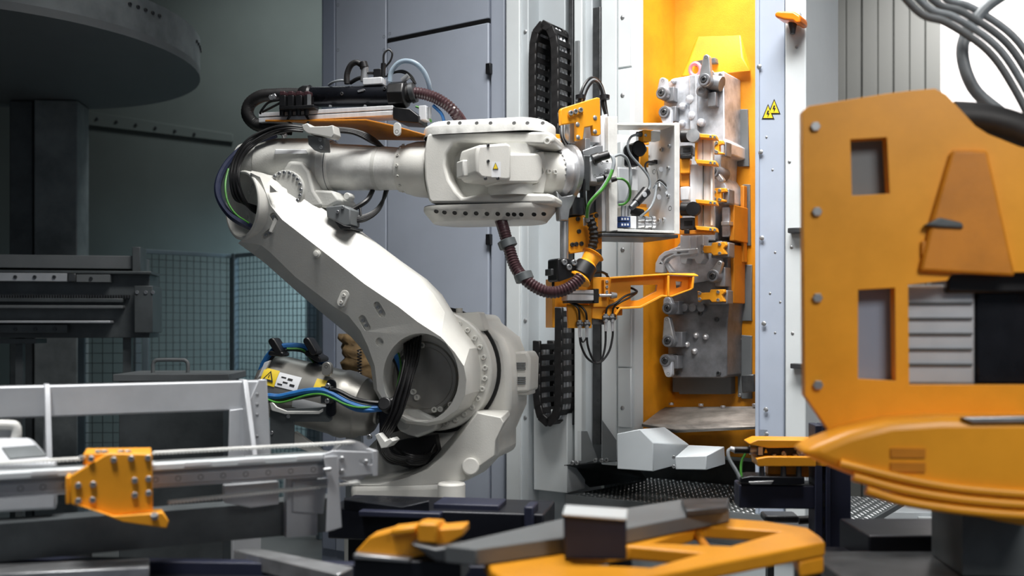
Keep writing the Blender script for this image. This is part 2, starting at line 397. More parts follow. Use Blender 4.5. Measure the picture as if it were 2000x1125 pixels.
bolts(g1, [A.at(1115, 660+k*33, .05) for k in range(6)]+[A.at(1116, 30+k*40, .05) for k in range(4)], -A.n, .007, HOLE, 'rail_hole')
pb('track_strip', 1121, 1137, .03, .5, 'panel_white', z0=ZL)
pbx('slot_cover', 1122.5, 79, 1131, 199, .02, .05, 'grey_paint')
pb('track_panel', 1138, 1157, .07, .5, 'panel_pale', z0=ZL)
g2 = pb('guide_rail', 1157.5, 1172.5, -.0, .1, 'steel_dark', z0=A.at(1165, 868, 0).z, z1=A.at(1165, 14, 0).z, bev=.003)
bolts(g2, [A.at(1168.5, 60+k*38, 0) for k in range(20)], -A.n, .007, HOLE, 'rail_hole')
pb('front_panel', 1174, 1204, .0, .5, 'panel_white', z0=ZL)
zs = [A.at(1221, y, 0).z for y in (13, 133, 320, 520, 718, 826)]
pd = pb('chamber_jamb', 1205, 1238, .005, .12, 'panel_white', z0=ZL)
prev = 4.4
for k, z in enumerate([A.at(1221, y, 0).z for y in (133, 718, 836)]):
    lid = B().bz(A, 1206.5, 1232, z+.004, prev-.004, -.008, .02).put('access_panel', 'panel_white', pr, .004)
    bolts(lid, [A.at(1216, y, -.008) for y in ((34,), (186, 488, 350), (797,))[k]], -A.n, .012, RIVET); prev = z
pb('jamb_seal', 1238.5, 1240.5, .02, .06, 'black', z0=A.at(1240, 826, 0).z)
# orange chamber: left reveal, platen, top
pw = A.at(1241, HZ, .02); pw2 = A.at(1541, HZ, .52)
zb = A.at(1300, 850, .3).z
B().bz(A, 1233, 1241.5, zb, 4.4, .03, .56).put('chamber_side', 'orange_press', pr, .004)
plt = B().bz(A, 1300, 1545, zb-.08, 4.4, .52, .7).put('platen', 'orange_press', pr, .004)
bolts(plt, [A.at(x, y, .52) for x, y in ((1363, 90), (1417, 95), (1446, 230), (1447, 530))], -A.n, .013, RIVET)
def inlay(poly, o0=.508, m='grey_paint'): return B().prism(A, poly, o0, o0+.03).put('platen_inlay', m, plt, .003)
i1 = inlay([(1432, 213), (1460, 213), (1463, 325), (1440, 325)]); i2 = inlay([(1450, 360), (1464, 360), (1466, 480), (1452, 480)])
i3 = inlay([(1447, 517), (1468, 517), (1468, 627), (1444, 627)]); i4 = inlay([(1446, 654), (1468, 656), (1468, 779), (1449, 779), (1441, 770), (1440, 660)])
bolts(plt, [A.at(1436, 222, .505), A.at(1444, 622, .505), A.at(1445, 662, .505), A.at(1445, 772, .505)], -A.n, .01, BOLT)
ib = B().prism(A, [(1447, 733), (1472, 731), (1474, 765), (1449, 768)], .38, .51).put('stop_block', 'steel_dark', plt, .006)
B().prism(A, [(1313, 736), (1428, 736), (1428, 770), (1326, 770), (1326, 766), (1313, 766)], .46, .53).put('lower_inlay', 'grey_paint', plt, .004)
# sloped orange hood bits above the die
B().loft([[A.at(x, y, .47) for x, y in ((1346, 118), (1450, 112), (1466, 140), (1330, 150))], [A.at(x, y, .53) for x, y in ((1366, 62), (1446, 60), (1466, 135), (1330, 148))]]).put('hood', 'orange_press', plt, .006)
B().prism(A, [(1352, 120), (1396, 112), (1398, 122), (1353, 127)], .43, .5).put('hood_slot', 'gantry_dark', plt, .003)
pb('track_hatch', 1445.5, 1453, .45, .5, 'orange_dark', z0=A.at(1440, 512, .4).z, z1=A.at(1440, 360, .4).z)
# right jamb
rj = pb('right_jamb', 1476, 1532, -.0, .5, 'panel_blue')
pb('jamb_edge', 1474.5, 1482, -.012, .03, 'panel_blue', parent=pr, bev=.003)
bolts(rj, [A.at(x, y, -.012) for x, y in ((1483, 130), (1486, 297), (1488, 465), (1492, 632), (1496, 800), (1497, 848))], -A.n, .012, RIVET)
bolts(rj, [A.at(x, y, 0) for x, y in ((1497, 268), (1509, 332), (1514, 493), (1504, 573), (1514, 650), (1524, 590))], -A.n, .006, RIVET)
lj = pb('jamb_cover', 1533, 1574, -.03, .5, 'panel_white')
bolts(lj, [A.at(x, y, -.03) for x, y in ((1542, 316), (1546, 483), (1548, 651), (1556, 92))], -A.n, .008, RIVET)
for y in (449, 715): B().box(A, 1538 if y < 500 else 1543, y-5, 1580, y+5, -.08, -.03).put('latch', 'steel_dark', lj, .004)
# small warning triangles
def triangle(pl, cx, cy, h, off, parent, name='warning_label'):
    b = B().prism(pl, [(cx, cy-h), (cx+h*.72, cy+h*.75), (cx-h*.72, cy+h*.75)], off-.002, off+.001).put(name, 'ink', parent)
    B().prism(pl, [(cx, cy-h*.78), (cx+h*.55, cy+h*.62), (cx-h*.55, cy+h*.62)], off-.0035, off).put('label_field', 'yellow_label', b)
    return b
for cx, cy in ((1500, 220), (1512, 210)):
    b = triangle(A, cx, cy, 17, 0, rj)
    B().prism(A, [(cx-1, cy-4), (cx+2, cy-4), (cx, cy+1), (cx+3, cy+1), (cx-1, cy+9), (cx, cy+3), (cx-3, cy+3)], -.005, -.002).put('bolt_mark', 'ink', b)
# amber knob on a bracket
kb = B().prism(A, [(1512, 26), (1520, 21), (1550, 22), (1563, 30), (1563, 44), (1554, 46), (1548, 40), (1530, 38), (1514, 33)], -.16, -.05).put('amber_lever', 'amber', pr, .01, 3)
B().cyl(A.at(1548, 44, -.1), A.at(1548, 66, -.1), .022, .012).put('lever_pivot', 'steel_dark', kb)
B().box(A, 1540, 26, 1562, 36, -.06, -.02).put('lever_bracket', 'panel_white', kb)
# chute lip under the die chamber
B().loft([[A.at(x, y, o) for x, y, o in ((1296, 795, .40), (1480, 793, .40), (1492, 832, .02), (1320, 840, .02), (1253, 828, .02))],
          [A.at(x, y, o) for x, y, o in ((1296, 801, .42), (1480, 799, .42), (1492, 838, .03), (1320, 846, .03), (1253, 833, .03))]]).put('chute', 'chute_steel', pr, .003)
bolts(pr, [A.at(x, y, .36) for x, y in ((1311, 790), (1369, 792), (1412, 796), (1474, 792))], (0, 0, 1), .014, HEXB)
B().bz(A, 1400, 1560, A.at(1440, 893, .5).z, A.at(1400, 842, .3).z, .5, .6).put('lower_face', 'orange_press', pr, .004)
B().box(A, 1478, 838, 1500, 860, .0, .3).put('chute_foot', 'steel_dark', pr, .003)
B().bz(A, 1180, 1600, 0, A.at(1300, 905, .5).z, .84, .9).put('sump_back', 'gantry_dark', pr)
# grey steel covers under the chute
cv = Pl(1272, 5.0, 12)
b = B().loft([[cv.at(*p) for p in ((1205, 847), (1250, 838), (1276, 865), (1276, 921), (1205, 916))], [cv.at(*p, .34) for p in ((1240, 844), (1298, 834), (1346, 868), (1346, 902), (1240, 905))]])
b.put('chip_cover', 'panel_pale', pr, .004)
b = B().loft([[cv.at(*p, .02) for p in ((1319, 892), (1380, 890), (1380, 918), (1319, 917))], [cv.at(*p, .3) for p in ((1345, 869), (1415, 872), (1417, 907), (1345, 905))]])
e = b.put('chip_cover', 'panel_pale', pr, .004)
bolts(pr, [cv.at(1316, y, .0) for y in (893, 911)], -cv.n, .009, BOLT)
# dark sheet apron and checker plate floor of the press
gz = A.at(1115, 965, -.02).z
def gp(px, py, z=gz): return G(px, py, z)
ap = [A.at(1102, 908, .0), A.at(1238, 896, .0), G(1262, 934, gz+.004), G(1152, 950, gz+.004)]
B().loft([ap, [p-V((0, 0, .006)) for p in ap]]).put('apron_plate', 'steel_dark', pr)
bolts(pr, [A.at(x, y, -.01) for x, y in ((1119, 904), (1128, 904), (1164, 899), (1176, 899), (1186, 898))], -A.n, .012, BOLT)
B().loft([[A.at(*p, .03) for p in ((1128, 842), (1147, 842), (1168, 898), (1128, 908))], [A.at(*p, .09) for p in ((1128, 842), (1147, 842), (1168, 898), (1128, 908))]]).put('splash_plate', 'grey_paint', pr)
B().loft([[A.at(*p, -.015) for p in ((1176, 820), (1204, 860), (1204, 900), (1176, 900))], [A.at(*p, .0) for p in ((1176, 820), (1204, 860), (1204, 900), (1176, 900))]]).put('splash_plate', 'grey_paint', pr)
# checker plate: slab plus raised studs
ta = A.r; tn = A.n; o0 = gp(1115, 968); 
def AP(t, s, z): p = o0+ta*t+tn*s; return V((p.x, p.y, z))
LW = 1.55
cp = B().slab([AP(-.03, 0, gz-.03), AP(LW, 0, gz-.03), AP(LW, .85, gz-.03), AP(.1, .85, gz-.03)], .03).put('walk_plate', 'grating', pr, .003)
b = B()
for i in range(62):
    for j in range(34):
        t0 = .02+i*.0247+(.012 if j % 2 else 0); s0 = .012+j*.0245; dd = ta if (i+j) % 2 else tn; ee = tn if (i+j) % 2 else ta
        c = AP(t0, s0, gz+.0015); q = [c-dd*.0095, c-ee*.003, c+dd*.0095, c+ee*.003]
        b.add(q+[c+V((0, 0, .0028))], [(0, 1, 4), (1, 2, 4), (2, 3, 4), (3, 0, 4)])
o = b.put('tread_stud', 'steel', cp); o['kind'] = 'stuff'
B().slab([AP(-.03, -.005, gz-.05), AP(LW, -.005, gz-.05), AP(LW, .0, gz-.05), AP(-.03, .0, gz-.05)], .055).put('plate_edge', 'grey_paint', pr)
B().slab([AP(-.05, .0, gz-.16), AP(LW, .0, gz-.16), AP(LW, .06, gz-.16), AP(-.05, .06, gz-.16)], .1).put('edge_channel', 'gantry_dark', pr, .003)
B().slab([AP(-.05, .03, 0), AP(LW, .03, 0), AP(LW, .85, 0), AP(-.05, .85, 0)], gz-.16).put('plinth', 'panel_pale', pr)

# grey roller curtain and pipes behind the right jamb
t = thing('roller_curtain', 'tall grey roller curtain between the press and white wall', 'curtain', W(1700, 1000, 9.0))
Q = Pl(1700, 9.0, 4)
for k in range(9): B().bz(Q, 1560+k*31, 1560+k*31+30, 0, 4.6, .012*(k % 2), .08).put('strip', 'curtain_grey', t, .006)
# ------------------------------------------------------------------ energy chains
def energy_chain(path_px, off, wid, label):
    """a drag chain: links along a path on the press face; each link two side plates and two crossbars"""
    dn = A.n; pts = spline([A.at(x, y, off)+dn*wid/2 for x, y in path_px], 10); L = [0]
    for i in range(1, len(pts)): L.append(L[-1]+(pts[i]-pts[i-1]).length)
    pitch = .06; n = int(L[-1]/pitch); t = thing('energy_chain', label, 'cable chain', pts[0])
    def pos(d):
        for i in range(1, len(L)):
            if L[i] >= d: return pts[i-1].lerp(pts[i], (d-L[i-1])/max(1e-9, L[i]-L[i-1]))
        return pts[-1]
    for k in range(n):
        a, b_ = pos(k*pitch), pos((k+1)*pitch); c = (a+b_)/2; d = (b_-a).normalized(); s = d.cross(dn).normalized()
        l = B().ob(c-dn*(wid/2), d*pitch*.58, dn*.012, s*.024).put('link', 'black_rubber', t, .004, 1)
        B().ob(c+dn*(wid/2), d*pitch*.58, dn*.012, s*.024).put('link_plate', 'black_rubber', l, .004, 1)
        for sg in (-1, 1): B().ob(c+s*.02*sg, d*pitch*.27, dn*wid/2, s*.004).put('crossbar', 'black_rubber', l, .002, 1)
    for q in (-.035, 0, .035): B().tube([p+dn*q for p in pts[::3]], .012, 6, 2).put('cable', 'alu_white', t)
    return t
energy_chain([(1041, 232), (1041, 130), (1043, 80), (1051, 56), (1063, 47), (1075, 56), (1083, 80), (1085, 130), (1085, 300)], -.08, .14, 'black plastic cable chain arching over at the top of the white press')
energy_chain([(1092, 602), (1092, 700), (1092, 775), (1087, 808), (1071, 826), (1056, 812), (1050, 780), (1049, 740), (1049, 655)], -.08, .15, 'black plastic cable chain hanging in a loop below the orange gripper')

# ------------------------------------------------------------------ industrial robot
RP = Pl(850, 4.6, 14)
def R(px, py, off=0.): return RP.at(px, py, off)
rb = thing('industrial_robot', 'large white six-axis industrial robot arm reaching towards the press', 'robot', (R(800, 1000, .4).x, R(800, 1000, .4).y, 0))
# pedestal, base, slewing column
pc = R(790, 990, .5)
B().lathe(V((pc.x, pc.y, 0)), (0, 0, 1), [(0, .42), (.08, .42), (.09, .3), (.66, .3)], 40).put('pedestal', 'robot_cast', rb)
B().loft([[R(x, y, .16) for x, y in ((684, 948), (905, 942), (905, 1003), (690, 1003))], [R(x, y, .85) for x, y in ((684, 930), (905, 930), (905, 985), (690, 985))]]).put('base', 'robot_white', rb, .03, 3)
B().cyl(R(882, 942, .12)+V((0, 0, 0)), R(882, 1010, .12), .064, .064, 28).put('base_post', 'robot_white', rb, .01)
B().cyl(R(865, 980, .06), R(865, 1012, .06), .009, .009, 12).put('base_pin', 'robot_white', rb)
# column housing behind the gear ring, cradle in front
col_poly = [(880, 616), (936, 612), (944, 630), (982, 660), (994, 692), (998, 742), (996, 799), (974, 849), (974, 893), (939, 909), (905, 945), (690, 945), (700, 890), (740, 850), (770, 830), (800, 800), (820, 680)]
B().prism(RP, col_poly, .36, .74).put('slewing_column', 'robot_white', rb, .03, 3)
B().prism(RP, [(884, 612), (936, 609), (948, 646), (900, 650)], .30, .40).put('stop_block', 'robot_white', rb, .008)
B().cyl(R(897, 612, .34), R(897, 602, .34), .016).put('grease_plug', 'robot_white', rb)
bolts(rb, [R(903, 626, .30)], -RP.n, .012, HOLE, 'hole')
B().loft([[R(x, y, .17) for x, y in ((690, 948), (740, 946), (790, 934), (835, 917), (862, 893), (886, 866), (912, 833), (932, 806), (978, 815), (984, 826), (968, 860), (966, 890), (935, 912), (905, 940), (800, 952))],
          [R(x, y, .40) for x, y in ((690, 930), (735, 925), (785, 915), (830, 900), (858, 875), (882, 850), (908, 820), (930, 796), (996, 800), (996, 812), (974, 850), (974, 890), (939, 909), (905, 940), (800, 945))]]).put('cradle', 'robot_white', rb, .02, 3)
ccp = B().cyl(R(919, 911, .19), R(919, 911, .14), .042, .040, 28).put('cap_plug', 'robot_white', rb, .006)
# gear ring with bolts
rc = R(852, 723, .3)
B().lathe(rc-RP.n*.04, RP.n, [(0, .288), (.14, .292)], 64).put('gear_ring', 'robot_white', rb, .008)
B().lathe(rc+RP.n*.045, RP.n, [(0, .306), (.03, .306)], 64).put('ring_gap_shade', 'ink', rb)  # dark disc, painted shade of the gap between ring and column
gp_ = []
for k in range(32):
    a = 2*math.pi*k/32+.06; gp_.append(rc-RP.n*.04+(RP.r*math.cos(a)+V((0, 0, 1))*math.sin(a))*.257)
bolts(rb, gp_, -RP.n, .013, BOLT_W)
# shoulder motor at the back right
B().prism(RP, [(1000, 688), (1028, 686), (1036, 700), (1034, 765), (1004, 768)], .5, .7).put('shoulder_motor', 'robot_white', rb, .012)
for k in range(4): B().box(RP, 1006, 708+k*4, 1026, 710+k*4, .492, .5).put('vent_slot', 'grey_paint', rb)
for k in range(4): B().box(RP, 1006, 736+k*4, 1026, 738+k*4, .492, .5).put('vent_slot', 'grey_paint', rb)
B().box(RP, 1002, 750, 1032, 772, .52, .68).put('motor_foot', 'robot_white', rb, .006)

# lower arm casting: (front face point, widest outline point) pairs
pairs = [((489, 337), (492, 333)), ((508, 346), (514, 338)), ((518, 372), (540, 350)), ((528, 401), (572, 369)), ((551, 429), (597, 385)), ((640, 498), (688, 449)),
 ((711, 554), (761, 504)), ((778, 599), (816, 543)), ((816, 629), (846, 573)), ((861, 658), (869, 610)), ((888, 688), (892, 647)), ((906, 715), (917, 681)), ((911, 742), (924, 721)),
 ((908, 772), (922, 767)), ((893, 800), (904, 799)), ((864, 820), (866, 826)), ((832, 826), (836, 832)), ((793, 822), (791, 827)), ((758, 797), (752, 800)), ((737, 762), (730, 760)), ((732, 715), (724, 716)),
 ((718, 675), (706, 681)), ((704, 646), (686, 658)), ((681, 617), (660, 637)), ((651, 598), (620, 604)), ((577, 541), (568, 559)), ((528, 493), (520, 516)), ((510, 479), (494, 496)), ((469, 472), (465, 475)),
 ((487, 455), (487, 455)), ((501, 425), (501, 425)), ((505, 390), (505, 390)), ((499, 355), (499, 355))]
def tl(px, py): return .0006*((px-640)*-.69+(py-498)*.72)      # the side face is leaned in at its lower edge to darken it
def RT(px, py, off=0.): return R(px, py, off+tl(px, py))
fr = [RT(*a, 0) for a, b in pairs]; md = [R(*b, .13) for a, b in pairs]; bk = [p+RP.n*.13 for p in md]
hole = ell(822, 737, 74, 86, 40)
slots = [capsule(533, 421, 537, 428, 6), capsule(517, 461, 528, 452, 6), capsule(736, 596, 746, 613, 7), capsule(707, 622, 717, 640, 7), ell(741, 668, 8, 9, 16), [(527, 361), (541, 374), (527, 376)]]
hl = [([RT(*p, 0) for p in hole], RP.n*.19)]+[([RT(*p, 0) for p in s_], RP.n*.014) for s_ in slots]
la = B().loft([fr, md, bk], hl).put('lower_arm', 'robot_white', rb, .006, 3, 16, bang=18)
bolts(la, [RT(535, 423, .012), RT(537, 428, .012), RT(520, 459, .012), RT(526, 454, .012), RT(738, 600, .012), RT(744, 609, .012), RT(709, 626, .012), RT(715, 636, .012)], -RP.n, .008, BOLT)
B().lathe(RT(620, 496, 0), -RP.n, [(-.004, .019), (.01, .018), (.012, .012), (.016, .011), (.017, .003)], 24).put('boss', 'robot_white', la)
B().prism(RP, capsule(666, 591, 673, 575, 9), -.012+tl(670, 583), .01+tl(670, 583)).put('boss_plate', 'robot_white', la, .004); bolts(la, [R(667, 590, -.012+tl(670, 583)), R(672, 577, -.012+tl(670, 583))], -RP.n, .009, BOLT_W)
B().prism(RP, [(536, 424), (542, 430), (531, 455), (524, 452)], -.006+tl(533, 440), .008+tl(533, 440)).put('boss_plate', 'robot_white', la, .003)
bolts(la, [R(x, y, .185) for x, y in ((808, 765), (815, 776), (849, 800), (861, 799), (881, 790), (891, 782), (825, 674))], -RP.n, .014, BOLT_W)
B().lathe(R(826, 738, .19), -RP.n, [(-.02, .172), (.004, .172), (.01, .165), (.01, .15), (.003, .145), (.003, .01)], 40).put('bearing_face', 'balancer', la)
# elbow hub, open towards the left
hc = W(473, 401, R(475, 400, .055).y); hm = V((-.73, -.68, 0)).normalized()
hub = B().lathe(hc-hm*.30, hm, [(0, .150), (.22, .160), (.30, .166), (.305, .160), (.305, .150), (.24, .142), (.21, .135), (.21, .105), (.19, .10), (.19, .01)], 48, True).put('elbow_hub', 'robot_white', rb, .002)
hp = []
e2 = V((0, 0, 1)); e1 = hm.cross(e2)
for k in range(18): a = 2*math.pi*k/18; hp.append(hc-hm*.09+(e1*math.cos(a)+e2*math.sin(a))*.12)
bolts(hub, hp, hm, .009, BOLT_W)

# upper arm: elbow housing, tube, wrist fork
UO = .30
def U(px, py): return R(px, py, UO)
def along(pts, m, name, n=40, bev=0, parent=None):            # body of revolution along the forearm: (px, py, radius)
    o = U(*pts[0][:2]); ax = (U(840, 331)-U(480, 322)).normalized()
    return B().lathe(o, ax, [((U(p[0], p[1])-o).dot(ax), p[2]) for p in pts], n).put(name, m, parent or rb, bev)
along([(470, 322, .085), (474, 322, .105), (486, 322, .118), (505, 323, .125), (515, 323, .125), (517, 323, .132), (540, 324, .135), (600, 325, .138), (632, 326, .138), (640, 326, .128)], 'robot_cast', 'elbow_housing')
along([(636, 326, .132), (648, 326, .132), (652, 326, .125), (656, 326, .114), (700, 327, .111), (788, 330, .101)], 'worn_white', 'forearm_tube')
along([(649, 326, .1275), (652, 326, .1275)], 'grey_paint', 'tube_groove_shade'); along([(738, 328.5, .1085), (745, 328.5, .108)], 'robot_cast', 'tube_band')  # first ring is coloured dark for the shade in the housing groove
along([(784, 330, .112), (795, 330, .114), (798, 330, .12), (815, 330, .132), (846, 331, .138)], 'robot_white', 'forearm_flange')
fl = []
ax = (U(840, 331)-U(480, 322)).normalized(); ex_ = ax.cross(V((0, 0, 1))).normalized()
for k in range(14): a = 2*math.pi*k/14; fl.append(U(791, 330)+(ex_*math.cos(a)+V((0, 0, 1))*math.sin(a))*.113)
for p in fl: bolts(rb, [p], p-U(791, 330), .007, BOLT_W)
ep = B().loft([[R(x, y, .12) for x, y in ((566, 316), (590, 318), (603, 335), (612, 372), (628, 396), (628, 404), (590, 405), (560, 382), (566, 345), (556, 335))], [R(x, y, .30) for x, y in ((560, 310), (590, 310), (625, 330), (640, 372), (640, 400), (640, 410), (590, 412), (545, 390), (545, 345), (545, 325))]]).put('elbow_bracket', 'robot_cast', rb, .012, 3)
B().lathe(R(556, 372, .1), RP.n, [(0, .098), (.06, .1), (.12, .12)], 40).put('elbow_flange', 'robot_cast', rb, .003)
bolts(rb, [R(556, 372, .1)+(RP.r*math.cos(a)+V((0, 0, 1))*math.sin(a))*.085 for a in [2*math.pi*k/20 for k in range(20)]], -RP.n, .009, BOLT)
B().prism(RP, [(602, 370), (650, 372), (664, 392), (640, 406), (606, 404)], .14, .36).put('elbow_foot', 'robot_cast', rb, .012)
B().lathe(R(686, 386, .24), -RP.n, [(0, .018), (.05, .018), (.055, .014)], 20).put('grease_plug', 'robot_cast', rb)
B().hexa([R(538, 293, .164), R(598, 293, .164), R(602, 300, .155), R(536, 301, .155), R(538, 290, .19), R(598, 290, .19), R(602, 300, .19), R(536, 301, .19)]).put('name_plate', 'white_label', rb, .001)
bolts(rb, [R(556, 266, .2)], (-.2, -.5, .8), .014, BOLT)
# fork (C-shape from the side)
fo = .14
fk = [(834, 262), (850, 257), (1070, 257), (1082, 263), (1083, 278), (1060, 283), (1010, 281), (900, 277), (886, 280), (872, 300), (869, 322), (876, 350), (890, 373), (902, 386), (935, 379), (960, 377), (1070, 378), (1084, 382), (1083, 397), (842, 397), (836, 390), (829, 350), (827, 300)]
B().prism(RP, fk, fo, fo+.30).put('wrist_fork', 'robot_white', rb, .012, 3)
B().prism(RP, [(838, 268), (1000, 272), (1000, 388), (838, 392)], fo+.13, fo+.30).put('fork_web', 'robot_cast', rb, .01)
def stadium(cx0, cx1, hw, n=12):            # plan outline, in metres along the arm and across it
    o = U((cx0+cx1)/2, 330); a = (U(cx1, 330)-U(cx0, 330)).length/2-hw*.72
    out = []
    for i in range(n): t = -math.pi/2+math.pi*i/(n-1); out.append((a+hw*.72*math.cos(t), hw*math.sin(t)))
    for i in range(n): t = math.pi/2+math.pi*i/(n-1); out.append((-a+hw*.72*math.cos(t), hw*math.sin(t)))
    return [o+RP.r*x+RP.n*y for x, y in out], o
st, so = stadium(831, 1082, .172)
def lvl(pts, z, k=1.): return [V((so.x+(p.x-so.x)*k, so.y+(p.y-so.y)*k, z)) for p in pts]
zz = lambda y: R(960, y, fo).z
B().loft([lvl(st, zz(258)), lvl(st, zz(243)), lvl(st, zz(238), .985), lvl(st, zz(231), .90), lvl(st, zz(230.5), .8)]).put('fork_cap', 'worn_white', rb)
B().loft([lvl(st, zz(258.5), .995), lvl(st, zz(256.5), .995)]).put('fork_seal', 'ink', rb)
lc = B().loft([lvl(st, zz(398)), lvl(st, zz(405)), lvl(st, zz(409), .985), lvl(st, zz(429), .86), lvl(st, zz(430), .8)]).put('fork_cap', 'robot_white', rb)
B().loft([lvl(st, zz(398.5), .995), lvl(st, zz(396.5), .995)]).put('fork_seal', 'ink', rb)
per = lvl(st, zz(416), .95)
hpts = [R(x, y, fo-.02) for x, y in ((852, 413), (868, 415), (888, 416), (909, 417), (930, 417), (951, 418), (972, 418), (992, 419), (1004, 419), (1018, 419), (1043, 419), (1062, 418))]
bolts(lc, hpts, -RP.n+V((0, 0, -.9)), .011, HOLE, 'bolt_pocket')
bolts(rb, [R(x, 240, fo-.03) for x in (876, 898, 931, 958, 1004, 1030, 1060)], -RP.n+V((0, 0, .5)), .009, HOLE, 'bolt_pocket')
bolts(rb, [R(1070, 276, fo)], -RP.n, .017, BOLT_W)
# wrist motor and wrist unit inside the fork, turned away
WT = Pl(1050, U(1050, 335).y, -28)
B().prism(WT, [(934, 283), (990, 279), (999, 284), (999, 350), (990, 353), (940, 348), (931, 338), (930, 300)], -.14, .04).put('wrist_motor_cap', 'robot_white', rb, .012, 3)
mb = B().prism(WT, [(980, 300), (1052, 299), (1060, 312), (1060, 346), (1052, 357), (980, 357)], -.125, .05).put('wrist_motor', 'robot_white', rb, .01, 3)
bolts(rb, [WT.at(x, y, -.14) for x, y in ((953, 284), (953, 315), (948, 349), (972, 349))], -WT.n, .007, BOLT_D)
tr = triangle(WT, 968, 325, 7.5, -.141, rb)
B().prism(WT, [(960, 316), (978, 316), (978, 346), (960, 346)], -.1405, -.139).put('label_back', 'white_label', rb)
B().prism(WT, [(904, 312), (926, 312), (926, 345), (904, 345)], -.05, .02).put('cable_socket', 'beige_plastic', rb, .006)
B().cyl(WT.at(922, 328, -.03), WT.at(936, 328, -.03), .026).put('socket_neck', 'steel_dark', rb)
def wl(pts, m, name, n=48, bev=0, o_=-.0, parent=None):
    o = WT.at(pts[0][0], 336, o_); return B().lathe(o, WT.r, [((WT.at(p[0], 336, o_)-o).dot(WT.r), p[1]) for p in pts], n).put(name, m, parent or rb, bev)
wl([(1036, .07), (1044, .094), (1052, .1), (1088, .101)], 'robot_white', 'wrist_unit', bev=.003)
B().lathe(WT.at(1000, 336, 0)+V((0, 0, -.115)), (0, 0, 1), [(0, .11), (.23, .11)], 40).put('wrist_pivot', 'robot_cast', rb)
B().prism(WT, [(1006, 300), (1062, 296), (1070, 336), (1062, 377), (1012, 374), (1050, 357), (1062, 336), (1050, 300)], -.095, .06).put('wrist_yoke', 'robot_white', rb, .014, 3)
bolts(rb, [WT.at(1071, 335, -.102), WT.at(1083, 336, -.102)], -WT.n, .012, BOLT_W)
fg = wl([(1084, .104), (1092, .118), (1096, .122), (1098, .112), (1102, .112), (1104, .134), (1112, .134), (1113, .06)], 'steel_bright', 'mounting_flange', 64)
for k in range(24): a = 2*math.pi*k/24; d = WT.n*math.cos(a)+V((0, 0, 1))*math.sin(a); bolts(rb, [WT.at(1084, 336, 0)+d*.101], d-WT.r*.6, .005, BOLT)
# torque arm hanging from the flange
B().prism(WT, [(1087, 372), (1098, 384), (1118, 380), (1130, 370), (1120, 398), (1114, 410), (1111, 431), (1094, 431), (1092, 408)], -.07, -.03).put('torque_arm', 'steel', rb, .006)
B().cyl(WT.at(1102, 428, -.035), WT.at(1102, 506, -.035), .020, .020, 20).put('torque_rod', 'steel', rb)

# balancer cylinder
b0 = R(527, 752, .18); b1 = R(742, 806, .22); ba = (b1-b0).normalized(); bl = (b1-b0).length
bal = B().lathe(b0, ba, [(-.05, .05), (-.04, .11), (-.01, .138), (.03, .15), (.06, .155), (bl*.62, .158), (bl*.66, .164), (bl*.72, .164), (bl*.76, .155), (bl*.84, .148), (bl*.86, .135), (bl*.94, .12), (bl*.97, .10), (bl*.98, .06), (bl, .058)], 56).put('balancer', 'balancer', rb)
B().cyl(b0+ba*bl*.96, b0+ba*(bl+.26), .032, .032, 20).put('balancer_rod', 'steel_dark', bal)
B().prism(RP, [(738, 792), (764, 790), (766, 846), (740, 850)], .16, .30).put('rod_end', 'black_metal', bal, .01)
B().prism(RP, [(778, 812), (790, 798), (815, 800), (856, 822), (850, 840), (815, 855), (790, 848), (778, 830)], .16, .30).put('rod_clevis', 'robot_cast', bal, .012, 3)
B().lathe(R(792, 828, .16), -RP.n, [(-.01, .04), (.006, .04), (.008, .028), (.012, .026), (.012, .002)], 24).put('clevis_pin', 'robot_cast', bal)
bolts(bal, [R(722, 853, .06)], -RP.n, .012, BOLT)
lug = B().prism(RP, capsule(637, 716, 637, 726, 9), .06, .09).put('lifting_eye', 'balancer', bal, .003); bolts(lug, [R(637, 716, .06)], -RP.n, .008, HOLE, 'hole')
# labels wrapped on the balancer
def wrap(px0, px1, t0, t1, m, name='balancer_label', k=.0):
    u0 = (R(px0, 752, 0)-R(527, 752, 0)).length; u1 = (R(px1, 752, 0)-R(527, 752, 0)).length
    e1 = -(RP.n-ba*RP.n.dot(ba)).normalized(); e2 = ba.cross(e1); 
    if e2.z < 0: e2 = -e2
    b = B(); n = 8; vs = []
    for i in range(n+1):
        t = math.radians(t0+(t1-t0)*i/n)
        for u in (u0, u1): vs.append(b0+ba*u+(e1*math.cos(t)+e2*math.sin(t))*(.1585+k))
    b.add(vs, [(2*i, 2*i+1, 2*i+3, 2*i+2) for i in range(n)])
    vs2 = [p-(p-b0-ba*(p-b0).dot(ba)).normalized()*.001 for p in vs]; b.add(vs2, [(2*i, 2*i+2, 2*i+3, 2*i+1) for i in range(n)])
    return b.put(name, m, bal)
wrap(531, 560, 8, 38, 'yellow_label'); wrap(560.5, 604, 10, 36, 'white_label'); wrap(632, 690, 20, 42, 'yellow_label'); wrap(600, 665, -18, 0, 'white_label')
